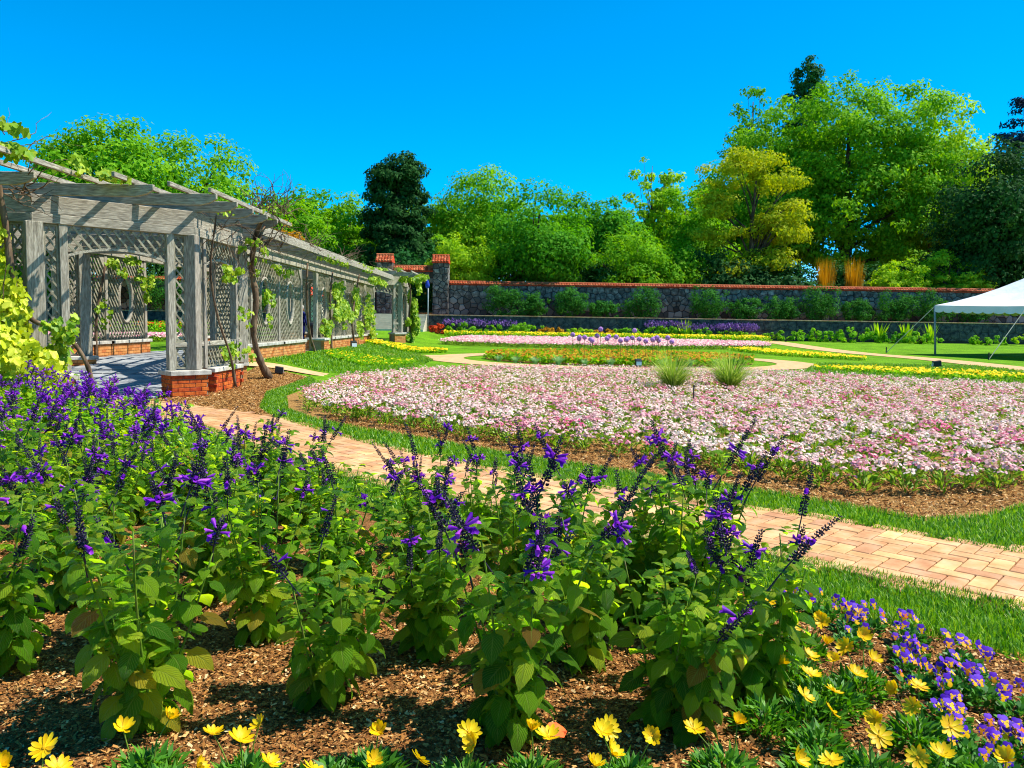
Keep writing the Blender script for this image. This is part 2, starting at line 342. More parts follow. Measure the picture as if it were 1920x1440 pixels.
# ------------------------------------------------------------------ base leaf shapes (y = axis)
DIA_V = [(0, 0, 0), (.32, .45, .07), (0, 1, -.05), (-.32, .45, .07)]; DIA_F = [(0, 1, 2, 3)]
TRI_V = [(-.36, .12, 0), (.36, .2, .08), (0, 1, -.06)]; TRI_F = [(0, 1, 2)]
BLD_V = [(-.5, 0, 0), (.5, 0, 0), (.36, .55, .12), (-.36, .55, .12), (0, 1, .4)]
VINE_V = [(0, 0, 0), (.42, -.1, .05), (.55, .35, -.06), (.3, .5, .04), (.25, .85, -.03), (0, 1.05, -.1), (-.25, .85, -.03), (-.3, .5, .04), (-.55, .35, -.06), (-.42, -.1, .05)]
VINE_F = [(0, 1, 2, 3), (0, 3, 4, 5), (0, 5, 6, 7), (0, 7, 8, 9)]
def blades(P, hgt, wid, lean=.35, per=1):
    """P (n,3) bases -> grass blades as strips of two quads"""
    n = len(P); az = rng.uniform(0, 2*PI, n); d = np.stack([np.cos(az), np.sin(az), np.zeros(n)], 1); s = np.stack([-d[:, 1], d[:, 0], d[:, 2]], 1)
    L = rng.uniform(.6, 1.25, n)*hgt; ln = rng.uniform(.1, 1., n)*lean*2; wv = wid*rng.uniform(.7, 1.3, n); V = np.zeros((n, 6, 3))
    for k, (t, q) in enumerate(((0, 1), (.55, .8), (1, .12))):
        c = P+d*(L*ln*t**1.8)[:, None]; c[:, 2] += L*t*(1-.22*ln*t)
        V[:, 2*k] = c-s*(wv*q/2)[:, None]; V[:, 2*k+1] = c+s*(wv*q/2)[:, None]
    F = np.array([(0, 1, 3, 2), (2, 3, 5, 4)])[None]+(np.arange(n)*6)[:, None, None]
    return V.reshape(-1, 3), F.reshape(-1, 4), np.repeat(rng.random(n), 2)

# ================================================================== GROUND
gx = np.concatenate([[-900, -400, -200, -120, -80, -55], np.arange(-40, 60.1, 1.0), [75, 100, 140, 220, 400, 900]])
gy = np.concatenate([[-300, -80, -20], np.arange(-4, 57.6, .75), [57.9]])
X, Y = np.meshgrid(gx, gy); V = np.column_stack([X.ravel(), Y.ravel(), H(X, Y).ravel()]); nx = len(gx)
F = [(j*nx+i, j*nx+i+1, (j+1)*nx+i+1, (j+1)*nx+i) for j in range(len(gy)-1) for i in range(nx-1)]
tag(put('ground', nmesh('ground', V, F, M_['lawn'])), kind='structure')
# raised ground behind the retaining wall, rising gently into the wood
gx2 = [-900, -300, -100, -60, -30, -12, 0, 15, 30, 45, 60, 100, 300, 900]; gy2 = [58.1, 61, 66, 75, 90, 120, 200, 500, 1500]; gz2 = [1.86, 1.88, 2.3, 3.2, 4.5, 6, 8, 9, 9]
V = [(x, y, z) for y, z in zip(gy2, gz2) for x in gx2]; nx = len(gx2)
F = [(j*nx+i, j*nx+i+1, (j+1)*nx+i+1, (j+1)*nx+i) for j in range(len(gy2)-1) for i in range(nx-1)]
tag(put('terrace', nmesh('terrace', V, F, M_['soil'])), kind='structure')

EF = catmull([(6.2, 2.4), (4.6, 3.95), (3.37, 5.1), (2.23, 6.05), (1.3, 6.6), (.3, 7.35), (-.5, 8.05), (-1.3, 8.85), (-2.1, 9.75), (-3.0, 10.95), (-3.95, 11.9), (-5.2, 12.8), (-6.3, 13.55), (-7.2, 14.2)])
OUT = [(9, 10.2), (4.35, 6.57), (3.79, 6.17), (3.22, 5.98), (2.85, 6.4), (2.21, 7.0), (1.33, 7.65), (.26, 8.5), (-1.08, 9.75), (-2.02, 10.6), (-2.79, 11.41), (-3.6, 12.65), (-4.3, 15), (-4.4, 18)]
PATHC = offset(EF, .6); EN = offset(EF, 1.2); EB = offset(EF, 1.95)
path = ribbon('brick_path', PATHC, 1.4, .016, M_['joint'])
front_bed = [tuple(p) for p in EB[::3]]+[(-9, 13.2), (-11.5, 12.5), (-12, 8), (-8, 2), (-3, -1.5), (4, -1.5), (5, 1.)]
sheet('front_mulch_bed', front_bed, .01, M_['soil'], .9)
pink_mulch = OUT+[(-3.9, 20.5), (-2.2, 22.6), (-.4, 23.9), (3.5, 23.9), (7, 24), (9.4, 21.4), (12.5, 19.2), (15.5, 18), (15.5, 14.5)]
sheet('flower_bed_mulch', pink_mulch, .012, M_['soil2'], 1.6)
pier_mulch = [(-6.4, 13.75), (-5.2, 12.86), (-3.95, 11.97), (-3.5, 11.6), (-4.15, 12.9), (-4.85, 15.5), (-4.95, 19.2), (-6.3, 19.5), (-6.35, 16)]
sheet('pier_mulch', pier_mulch, .012, M_['soil2'], .7)
ribbon('side_path', catmull([(-6.6, 19.75), (-5.3, 20.0), (-4.2, 20.3), (-3.2, 20.7)]), .75, .02, M_['sandpath'])
# the ring path round the middle bed, and the long path by the lawn
ring = np.array([(4.2+6.9*math.cos(a), 31.5+5.9*math.sin(a)) for a in np.linspace(0, 2*PI, 60)])
ribbon('ring_path', ring, 1.5, .016, M_['sandpath'])
ribbon('ring_spur', catmull([(-2.6, 33), (-3.6, 32.6), (-5, 31.6)]), 1.2, .02, M_['sandpath'])
ribbon('lawn_path', catmull([(17.6, 62), (18.1, 50), (19.3, 42), (19.6, 36), (18.9, 29), (17.2, 22), (15, 15)]), 1.7, .018, M_['sandpath'])
mid = [(4.2+5.3*math.cos(a), 31.5+4.4*math.sin(a)) for a in np.linspace(0, 2*PI, 30, endpoint=False)]
sheet('middle_bed', mid, .02, M_['soil2'], 2)

# bricks in herringbone
U = .121; e1 = np.array([.735, -.678]); e1 /= np.linalg.norm(e1); e2 = np.array([-e1[1], e1[0]]); org = np.array([2.5, 5.]); cells = []
for a in range(-110, 40):
    for b in range(-40, 60):
        c = (a-b) % 4
        if c == 0: cen = (a+1, b+.5); o_ = 0
        elif c == 3: cen = (a+.5, b+1); o_ = 1
        else: continue
        p = org+(e1*cen[0]+e2*cen[1])*U
        if -7.3 < p[0] < 6 and 2 < p[1] < 15 and np.min(((PATHC-p)**2).sum(1)) < .67**2: cells.append((p, o_))
cells.sort(key=lambda q: (q[0][0]-.6)**2+q[0][1]**2+(60 if abs(q[0][0]) > .67*q[0][1]+.1 else 0))
ang = math.atan2(e1[1], e1[0]); bme = bbox_mesh('brick', 2*U-.007, U-.007, .05, M_['paver'], .005)
for p, o_ in cells[:300]:
    put('brick', bme, Matrix.Translation((p[0], p[1], .012+random.uniform(-.002, .002))) @ Matrix.Rotation(ang+o_*PI/2+random.uniform(-.01, .01), 4, 'Z') @ Matrix.Rotation(random.uniform(-.006, .006), 4, 'X'), path)
mb = MB()
for p, o_ in cells[300:]:
    mb.box(Matrix.Translation((p[0], p[1], .012)) @ Matrix.Rotation(ang+o_*PI/2, 4, 'Z'), 2*U-.008, U-.008, .05)
me = mb.mesh('bricks_beyond', M_['paver_r']); a = me.attributes.new('rnd', 'FLOAT', 'FACE'); a.data.foreach_set('value', np.repeat(rng.random(len(cells)-300), 6).astype(np.float32))
tag(put('bricks_beyond', me, parent=path), kind='stuff')

# mown grass edging: every blade
def grass(name, poly, dens, hgt, wid, label, z=.0):
    P = rand_in(poly, int(area(poly)*dens)); P3 = np.column_stack([P, H(P[:, 0], P[:, 1])+z])
    P3[:, 2] += .02; V, F, r = blades(P3, hgt, wid, .45)
    return tag(put(name, nmesh(name, V, F, M_['grass'], r)), label, 'grass', kind='stuff')
i0, i1, i2 = 6, 52, 120
EN = offset(EF, 1.13); EF2 = offset(EF, .06)
near_a = [tuple(p) for p in EN[i0:i1:2]]+[tuple(p) for p in EB[i0:i1:2][::-1]]
near_b = [tuple(p) for p in EN[i1-2:i2:3]]+[tuple(p) for p in EB[i1-2:i2:3][::-1]]
grass('grass', near_a, 7000, .046, .0055, 'mown grass edging between brick path and pansies')
grass('grass', near_b, 2700, .05, .008, 'mown grass edging along the near side of the brick path, behind salvias')
fa = [tuple(p) for p in EF2[i0:68:2]]+[(-.6, 9.3), (.26, 8.5), (1.33, 7.65), (2.21, 7.0), (2.85, 6.4), (3.22, 5.98), (3.79, 6.17), (4.35, 6.57), (6.6, 8.2), (7.2, 6.5), (6.6, 3.2)]
fb = [tuple(p) for p in EF2[67:109:3]]+[(-3.5, 11.6), (-4.15, 12.9), (-4.85, 15.5), (-4.95, 19.2), (-4.4, 18), (-4.3, 15), (-3.6, 12.65), (-2.79, 11.41), (-2.02, 10.6), (-1.08, 9.75), (-.6, 9.3)]
grass('grass', fa, 3900, .045, .007, 'mown grass strip between brick path and pink flower bed')
grass('grass', fb, 1900, .05, .011, 'mown grass strip curving past the bark mulch by the pergola')

grass('grass', [(-6.6, 20.6), (-4.3, 20.8), (-3, 23.4), (-2.9, 29), (-4, 34), (-6.5, 38)], 330, .075, .02, 'longer lawn grass between the pergola walk and the flower beds')
grass('grass', [(9, 24.6), (12, 20.6), (16.4, 18.6), (17.6, 24), (18.2, 31), (12, 31)], 260, .075, .02, 'lawn grass behind the right end of the pink bed')
# bark chips
def chips(name, poly, n, lo, hi, label, thin=.45):
    P = rand_in(poly, n); s = rng.uniform(lo, hi, n)*rng.uniform(.6, 1.2, n); az = rng.uniform(0, 2*PI, n)
    A = np.stack([np.cos(az), np.sin(az), rng.normal(0, .3, n)], 1); N = np.stack([rng.normal(0, .35, n), rng.normal(0, .35, n), np.ones(n)], 1)
    V, F = scat([(-thin/2, -.5, 0), (thin/2, -.45, .05), (thin/2*.8, .5, 0), (-thin/2*.9, .42, .06)], [(0, 1, 2, 3)], frames(np.column_stack([P, H(P[:, 0], P[:, 1])+rng.uniform(.012, .03, n)]), A, N, s))
    return tag(put(name, nmesh(name, V, F, M_['chip'], rng.random(n))), label, 'mulch', kind='stuff')
chips('bark_chips', [(-2.6, 1.9), (1.9, 1.9), (2.9, 2.0), (2.5, 3.3), (1.5, 4.4), (.2, 5.6), (-3.4, 5.2)], 100000, .006, .025, 'loose brown bark chips under the salvias and daisies')
chips('straw_chips', [(6, 7.8), (4.35, 6.6), (3.25, 6.02), (2.21, 7.0), (1.33, 7.65), (.26, 8.5), (-1.08, 9.75), (-2.7, 11.4), (-2.9, 12.6), (-1.1, 11.3), (.3, 10), (2.5, 8.6), (4.2, 7.8), (5.6, 8.8)], 30000, .015, .05, 'pale straw mulch along the edge of the pink bed', .25)
chips('straw_chips', pier_mulch, 14000, .02, .06, 'pale straw mulch round the pergola pier', .25)

# ================================================================== PERGOLA
UNIT = bbox_mesh('slat', 1, 1, 1, M_['slat'], 0); BRICK = bbox_mesh('wall_brick', .208, .1, .062, M_['brick'], .004)
class Face:
    def __init__(s, a, b):
        s.a = Vector((*a, 0)); d = Vector((b[0]-a[0], b[1]-a[1], 0)); s.L = d.length; s.t = d.normalized(); s.n = Vector((s.t.y, -s.t.x, 0))
    def P(s, u, z, n=0.): return s.a+s.t*u+s.n*n+Vector((0, 0, z))
def post(f, u, z0, z1, wd, dp, parent, n=0., name='post'): return member(name, f.P(u, z0, n), f.P(u, z1, n), wd, dp, M_['wood'], parent, f.n)
def rail(f, u0, u1, z0, z1, dp, parent, n=0., name='rail', mat_='wood'): return member(name, f.P(u0, (z0+z1)/2, n), f.P(u1, (z0+z1)/2, n), dp, z1-z0, M_[mat_], parent)
def lattice(f, u0, u1, z0, z1, sp, parent, keep=None, single=True, wd=.036, border=True, name='lattice_panel', a=R(52)):
    """diagonal slats in two layers inside a thin frame"""
    fr = MB()
    if border:
        for (ua, ub, za, zb) in ((u0, u1, z0, z0+.03), (u0, u1, z1-.03, z1), (u0, u0+.03, z0+.03, z1-.03), (u1-.03, u1, z0+.03, z1-.03)):
            if keep and not (keep((ua+ub)/2, (za+zb)/2)): continue
            fr.box(mframe(f.P(ua, (za+zb)/2), f.P(ub, (za+zb)/2)), ub-ua, .055, zb-za)
    segs = []
    for lay, sg in enumerate((1, -1)):
        d = Vector((math.cos(a), sg*math.sin(a))); nn = Vector((-d.y, d.x)); cs = [nn.dot(Vector(c)) for c in ((u0, z0), (u1, z0), (u0, z1), (u1, z1))]
        c = min(cs)+sp*.6
        while c < max(cs):
            o = nn*c; lo, hi = -1e9, 1e9
            for ax, (mn, mxv) in ((0, (u0+.01, u1-.01)), (1, (z0+.01, z1-.01))):
                t1, t2 = (mn-o[ax])/d[ax], (mxv-o[ax])/d[ax]; lo = max(lo, min(t1, t2)); hi = min(hi, max(t1, t2))
            if hi-lo > .06:
                ts = np.linspace(lo, hi, 46); ok = [keep is None or keep(o.x+d.x*t, o.y+d.y*t) for t in ts]; st = None
                for i, k in enumerate(ok+[False]):
                    if k and st is None: st = i
                    if not k and st is not None:
                        if i-1 > st: segs.append((o+d*ts[st], o+d*ts[i-1], (lay-.5)*.03))
                        st = None
            c += sp
    if single:
        pan = put(name, fr.mesh(name, M_['slat']), None, parent)
        for A, B, n in segs:
            Mx = mframe(f.P(A.x, A.y, n), f.P(B.x, B.y, n), f.n)
            put('slat', UNIT, Mx @ Matrix.Diagonal(((B-A).length, wd, .016, 1)), pan)
    else:
        for A, B, n in segs: fr.box(mframe(f.P(A.x, A.y, n), f.P(B.x, B.y, n), f.n), (B-A).length, wd, .016)
        pan = tag(put(name, fr.mesh(name, M_['slat']), None, parent), kind='stuff')
    return pan
def arch_rim(f, u0, u1, fn, parent, th=.045, dp=.07, name='arch_rim'):
    V = []; F = []; n = 14
    for i in range(n+1):
        u = u0+(u1-u0)*i/n; z = fn(u)
        for dz, dn in ((0, -dp/2), (0, dp/2), (th, dp/2), (th, -dp/2)): V.append(f.P(u, z+dz, dn))
    for i in range(n):
        for k in range(4): F.append((i*4+k, i*4+(k+1) % 4, (i+1)*4+(k+1) % 4, (i+1)*4+k))
    F += [(3, 2, 1, 0), tuple(n*4+k for k in range(4))]
    mb = MB(); mb.add(V, F); return put(name, mb.mesh(name, M_['wood']), None, parent)
def oval(f, uc, zc, a, b, parent, th=.06, dp=.1):
    V = []; F = []; n = 28
    for i in range(n):
        c, s_ = math.cos(2*PI*i/n), math.sin(2*PI*i/n)
        for k, dn in ((0, -dp/2), (0, dp/2), (th, dp/2), (th, -dp/2)): V.append(f.P(uc+(a+k)*c, zc+(b+k)*s_, dn))
    for i in range(n):
        for k in range(4): F.append((i*4+k, i*4+(k+1) % 4, ((i+1) % n)*4+(k+1) % 4, ((i+1) % n)*4+k))
    mb = MB(); mb.add(V, F); return put('oval_frame', mb.mesh('oval_frame', M_['wood'], True), None, parent)
def bricks(f, u0, u1, z0, z1, dp, parent, single, n=0., name='plinth', mat_='brick_r'):
    """plinth: a mortar core and courses of bricks standing proud of it"""
    mb = MB(); mb.box(mframe(f.P(u0, (z0+z1)/2, n), f.P(u1, (z0+z1)/2, n)), u1-u0-.02, dp-.02, z1-z0)
    core = put(name, mb.mesh(name, M_['mortar']), None, parent); fc = MB(); rows = int((z1-z0)/.074+.5); hh = (z1-z0)/rows; cnt = 0
    for r_ in range(rows):
        z = z0+(r_+.5)*hh; u = u0-(.109 if r_ % 2 else 0)
        while u < u1-.03:
            a_, b_ = max(u, u0), min(u+.208, u1); u += .218
            if b_-a_ < .03: continue
            for side in (1, -1):
                c = f.P((a_+b_)/2, z, n+side*(dp/2-.045)); Mx = mframe(c-f.t*.1, c+f.t*.1)
                if single: put('brick', BRICK, Mx @ Matrix.Diagonal(((b_-a_)/.208, 1, (hh-.011)/.062, 1)), core)
                else: fc.box(Mx, b_-a_, .1, hh-.011); cnt += 1
        if not single: continue
        for e, ue in ((-1, u0), (1, u1)):          # end faces
            v = -dp/2+(.05 if r_ % 2 else .1)
            while v < dp/2-.06:
                c = f.P(ue-e*.045, z, n+v+.05); Mx = mframe(c-f.n*.1, c+f.n*.1); put('brick', BRICK, Mx @ Matrix.Diagonal((.9, 1, (hh-.011)/.062, 1)), core); v += .2
    if not single:
        me = fc.mesh('brick_courses', M_[mat_]); a = me.attributes.new('rnd', 'FLOAT', 'FACE'); a.data.foreach_set('value', np.repeat(rng.random(cnt), 6).astype(np.float32))
        tag(put('brick_courses', me, None, core), kind='stuff')
    return core
def rafter(xa, xb, y, z, parent, ht=.2, wd=.07):
    L = xb-xa; poly = [(0, .1), (.3, 0), (L-.3, 0), (L-.12, .04), (L, .11), (L, ht), (0, ht)]
    return put('rafter', prism('rafter', poly, wd, M_['wood'], .006), Matrix.Translation((xa, y, z)), parent)

def pavilion(name, label, dy, dz, near):
    o = Vector((0, dy, dz)); V = [(-7.85, 13), (-6, 14.85), (-6, 17.45), (-7.85, 19.3), (-10.45, 19.3), (-12.3, 17.45), (-12.3, 14.85), (-10.45, 13)]; V = [(x, y+dy) for x, y in V]
    T = thing(name, (-9.15, 16.15+dy, dz), label, 'pergola')
    for i in range(8):
        f = Face(V[i], V[(i+1) % 8]); L = f.L; f.a.z += dz; sg = near and i in (0, 1)
        if i == 2: L = 1.2
        # posts at both ends with a strip of lattice between
        if i != 3:
            post(f, .0, .5, 3.0, .26, .2, T)
            for (c0, c1, pi_) in ((.14, .36, .43), (L-.36, L-.14, L-.43)):
                if i in (0, 1, 4, 5, 6, 7):
                    post(f, pi_, .5, 3.0, .13, .14, T)
                    lattice(f, c0, c1, 1.02, 2.98, .13 if near else .16, T, None, sg, .03)
                    lattice(f, c0, c1, .52, .92, .13 if near else .16, T, None, sg, .03)
                    rail(f, c0-.01, c1+.01, .925, 1.015, .1, T)
        u0, u1 = .5, L-.5; um = L/2; hw = (u1-u0)/2
        arch = lambda u: 2.46+.15*(1-((u-um)/hw)**2)
        if i in (0, 1, 4, 5, 6):
            lattice(f, u0, u1, 2.36, 2.98, .125 if near else .16, T, lambda u, z: z > arch(u)+.03, sg, .034, border=False, name='lattice_spandrel')
            arch_rim(f, u0, u1, arch, T)
        if i in (1, 5):
            rail(f, u0, u1, .925, 1.015, .12, T); lattice(f, u0, u1, .52, .92, .13 if near else .16, T, None, sg, .03)
        if i == 7:
            oc = (um, 1.9)
            lattice(f, u0, u1, .52, 2.98, .12, T, lambda u, z: ((u-oc[0])/.36)**2+((z-oc[1])/.62)**2 > 1, False); oval(f, *oc, .34, .6, T)
        if i == 2: lattice(f, .15, 1.2, .52, 2.98, .12, T, None, False)
        # plinths and coping
        spans = [(-.16, .52), (L-.52, L+.16)] if i in (0, 4, 6) else ([] if i == 3 else [(0.53, L-.53)] if i in (1, 5, 7) else [(.1, L)])
        for (a_, b_) in spans:
            wide = i in (0, 4, 6); zz = (.5 if wide else .5)
            bricks(f, a_, b_, -.12, .41, .5 if wide else .34, T, near and i in (0, 1), 0, mat_='brick_r')
            rail(f, a_-.04, b_+.04, .41, .497, .6 if wide else .42, T, 0, 'coping', 'coping')
        # beam: two boards
        if i != 3 or True:
            LL = f.L
            rail(f, -.05, LL+.05, 2.985, 3.14, .17, T, 0, 'lower_beam'); rail(f, -.03, LL+.03, 3.145, 3.44, .11, T, 0, 'beam')
    ends = {12.2: -7.3, 13.2: -5.95, 14.1: -5.25, 15.0: -5.2, 15.9: -5.2, 16.8: -5.2, 17.7: -5.25, 18.6: -5.8}
    if near: ends[11.2] = -7.4
    for y, xe in ends.items(): rafter(-18.3-xe, xe, y+dy, 3.45+dz, T)
    for x, ya in [(-5.3, 13.9), (-5.75, 13.3), (-6.27, 12.5), (-6.88, 10.4 if near else 12), (-7.5, 10.9 if near else 12), (-8.2, 11), (-8.9, 11), (-9.6, 11), (-10.3, 11), (-11, 11), (-11.7, 11), (-12.4, 12.5), (-13, 13.5)]:
        member('batten', (x, max(ya, 10.4 if near else 12)+dy, 3.69+dz), (x, 18.9+dy, 3.69+dz), .055, .08, M_['wood'], T)
    return T
pavilion('pergola_pavilion', 'weathered grey wooden lattice pavilion with brick plinth at the near end of the pergola', 0, 0, True)
pavilion('pergola_pavilion', 'distant grey lattice pavilion at the far end of the pergola by the steps', 27.2, .3, False)
# floor of flagstones
fl = sheet('pergola_floor', [(-7.6, 13.1), (-6.1, 14.7), (-6.1, 17.6), (-7.1, 18.6), (-7.1, 44), (-11.1, 44), (-11.1, 19), (-12.2, 17.4), (-12.2, 14.9), (-10.4, 13.1)], .015, M_['mortar'], .9)
FLAG = bbox_mesh('flagstone', .72, .47, .04, M_['flag'], .008)
for j in range(26):
    for i in range(9):
        x = -12+.74*i+(.37 if j % 2 else 0); y = 13.4+.49*j
        if inpoly(np.array([(x, y)]), [(-7.9, 13.1), (-6.3, 14.7), (-6.3, 17.6), (-7.3, 18.6), (-7.3, 44), (-10.9, 44), (-10.9, 19), (-12, 17.4), (-12, 14.9), (-10.4, 13.1)])[0]:
            put('flagstone', FLAG, Matrix.Translation((x, y, h1(x, y)+.022)) @ Matrix.Rotation(-.085 if 17 < y < 20.4 else 0, 4, 'X').inverted(), fl)
# the covered walk between the pavilions
def walk(name, label, x, segs, side):
    T = thing(name, (x, 29, .35), label, 'pergola')
    ys = sorted({y for s_ in segs for y in s_[:2]})
    for (ya, yb, kind) in segs:
        f = Face((x, ya), (x, yb)) if side > 0 else Face((x, yb), (x, ya)); f.a.z = 0; L = f.L
        if side > 0 or yb == ys[-1]: post(f, .0, .8, 3.12, .14, .14, T)
        if side < 0 or yb == ys[-1]: post(f, L, .8, 3.12, .14, .14, T)
        if kind == 'open': continue
        c = (L/2, 1.95)
        lattice(f, .07, L-.07, .8, 3.1, .125, T, lambda u, z: ((u-c[0])/.38)**2+((z-c[1])/.64)**2 > 1, False, .05); oval(f, *c, .36, .62, T)
        bricks(f, -.02, L+.02, .1, .71, .32, T, False); rail(f, -.08, L+.08, .71, .797, .42, T, 0, 'coping', 'coping')
        for u, d in ((.07, 1), (L-.07, -1)):       # brackets
            mb = MB(); a = [f.P(u, 2.75, -.05), f.P(u, 3.1, -.05), f.P(u+d*.28, 3.1, -.05)]; b = [p+f.n*.1 for p in a]
            mb.add(a+b, [(0, 1, 2), (5, 4, 3), (0, 3, 4, 1), (1, 4, 5, 2), (2, 5, 3, 0)]); put('bracket', mb.mesh('bracket', M_['wood']), None, T)
    y0, y1 = ys[0], ys[-1]; f = Face((x, y0), (x, y1))
    rail(f, 0, f.L, 3.125, 3.25, .2, T, 0, 'lower_beam'); rail(f, 0, f.L, 3.255, 3.44, .13, T, 0, 'beam')
    return T, ys
E_, _ys = walk('pergola_walk', 'long grey lattice arbor with oval windows beside the lawn', -7.0, [(18.5, 21, 'p'), (21, 23.5, 'p'), (23.5, 26, 'p'), (26, 28, 'open'), (28, 30.3, 'p'), (30.3, 32.6, 'p'), (32.6, 34.9, 'p'), (34.9, 37.2, 'p'), (37.2, 39.6, 'p')], 1)
Wk, _ = walk('pergola_walk', 'far side lattice wall with ovals seen through the near pavilion arch', -11.2, [(19.4, 21.7, 'p'), (21.7, 24, 'p'), (24, 27, 'open'), (27, 29.4, 'p'), (29.4, 31.8, 'p'), (31.8, 34.2, 'p'), (34.2, 37, 'open'), (37, 39.6, 'open')], -1)
y = 19.5
while y < 40.2: rafter(-12.1, -6.1, y, 3.45, E_, .19, .06); y += .82
for i in range(12): x = -6.15-.53*i; member('batten', (x, 19.0, 3.685), (x, 40.4, 3.685), .06, .08, M_['wood'], E_, bev=0)
member('fascia', (-6.08, 19.2, 3.56), (-6.08, 40.3, 3.56), .035, .17, M_['wood'], E_)
# pier with brick foot at the walk's doorway
f = Face((-7.0, 27.75), (-7.0, 28.35)); bricks(f, -.1, .62, .15, .72, .62, E_, False, .08, mat_='brick_r'); rail(f, -.15, .67, .722, .8, .7, E_, .08, 'coping', 'coping')

# ================================================================== SALVIAS
def salvia_leaf():
    rows = [-.28, 0, .09, .2, .33, .48, .63, .77, .89, 1.0]; V = []; UV = []
    for i, t in enumerate(rows):
        if t <= 0: wd = .012 if t < 0 else .07
        else: wd = .39*(math.sin(PI*min(1, (t+.02))**.58)**.85)*(1-.18*t) if t < 1 else .004
        tt = max(t, 0)
        for j in range(-3, 4):
            q = j/3; x = wd*q*(1+(.05 if (i % 2 and abs(j) == 3) else 0)); y = t-.10*abs(q)**1.5*(1 if 0 <= t < .15 else 0)-.14*tt**3
            z = -.30*tt*tt+.16*abs(x)*(1-.4*tt)-.55*x*x+(.012 if (i+abs(j)) % 2 else -.008)*(t > 0)+(.05*t if t < 0 else 0)
            V.append((x, y, z)); UV.append((.5+q*.5, tt))
    n = len(rows); F = [(i*7+j, i*7+j+1, (i+1)*7+j+1, (i+1)*7+j) for i in range(n-1) for j in range(6)]
    return np.array(V), np.array(F), np.array(UV)
LV, LF, LU = salvia_leaf()
LEAFS = []
for k in range(4):
    v = LV.copy(); v[:, 2] += [-.0, -.25, .12, -.1][k]*np.maximum(v[:, 1], 0)**2; v[:, 0] *= [1, .9, 1.08, .95][k]; v[:, 2] += [0, .1, -.12, .2][k]*v[:, 0]*np.maximum(v[:, 1], 0)
    LEAFS.append(nmesh('salvia_leaf', v, LF, M_['sal'], None, True, None, LU))
def corolla():
    V = []; F = []; seg = 6
    prof = [(0, .10, 0), (.35, .13, .04), (.65, .17, .05), (.85, .2, .02), (1.0, .3, -.05)]
    for i, (y, r_, z) in enumerate(prof):
        for k in range(seg):
            a = 2*PI*k/seg; e = 0
            if i == 4: e = .28 if k in (1, 2) else (.2 if k in (4, 5) else -.12)
            V.append((r_*math.cos(a), y+e, z+r_*1.15*math.sin(a)-(.12 if (i == 4 and k in (4, 5)) else 0)))
    for i in range(4):
        for k in range(seg): F.append((i*seg+k, i*seg+(k+1) % seg, (i+1)*seg+(k+1) % seg, (i+1)*seg+k))
    return np.array(V), np.array(F)
CV, CF = corolla(); COR = nmesh('corolla', CV, CF, M_['corolla'], None, True)
CALV = np.array([(0, 0, 0), (.2, .45, .1), (0, .45, .24), (-.2, .45, .1), (0, .45, -.16), (.13, .95, .1), (0, 1.0, .2), (-.13, .95, .1), (0, .9, -.12)])
CALF = np.array([(0, 1, 2, 2), (0, 2, 3, 3), (0, 3, 4, 4), (0, 4, 1, 1), (1, 5, 6, 2), (2, 6, 7, 3), (3, 7, 8, 4), (4, 8, 5, 1)])
def calyx_faces(): return np.array([(1, 5, 6, 2), (2, 6, 7, 3), (3, 7, 8, 4), (4, 8, 5, 1)])
def make_spike(L, wh, seed):
    rs = random.Random(seed); bend = (rs.uniform(-.18, .18), rs.uniform(-.18, .18)); pt = lambda t: Vector((bend[0]*t*t*L, bend[1]*t*t*L, t*L))
    P, A, N, Sz = [], [], [], []; cor = []
    for i in range(wh):
        t = .22+.78*i/wh+rs.uniform(-.01, .01); p = pt(t); k = 6 if t < .8 else 4; s_ = .021*(1-.5*t)*rs.uniform(.85, 1.15)+.003
        for j in range(k):
            a = 2*PI*j/k+i*.6+rs.uniform(-.2, .2); el = rs.uniform(-.1, .45)+.5*t
            d = Vector((math.cos(a)*math.cos(el), math.sin(a)*math.cos(el), math.sin(el))); P.append(p); A.append(d); N.append((0, 0, 1)); Sz.append(s_)
            cor.append((p+d*s_*.7, d, t))
    V, F = scat(CALV, calyx_faces(), frames(P, A, N, Sz)); mb = MB(); mb.tube([pt(t) for t in np.linspace(-.25, 1, 7)], [.0035, .0033, .003, .0026, .0022, .0018, .001], 5)
    mb.add(V, [tuple(q) for q in F]); rs.shuffle(cor)
    return mb.mesh('flower_spike', M_['calyx']), cor
SPIKES = [make_spike(L, n, 40+i) for i, (L, n) in enumerate([(.30, 19), (.25, 16), (.20, 13), (.34, 21), (.15, 10), (.27, 18)])]
def Mnp(m): return Matrix([list(r_) for r_ in m]+[[0, 0, 0, 1]])
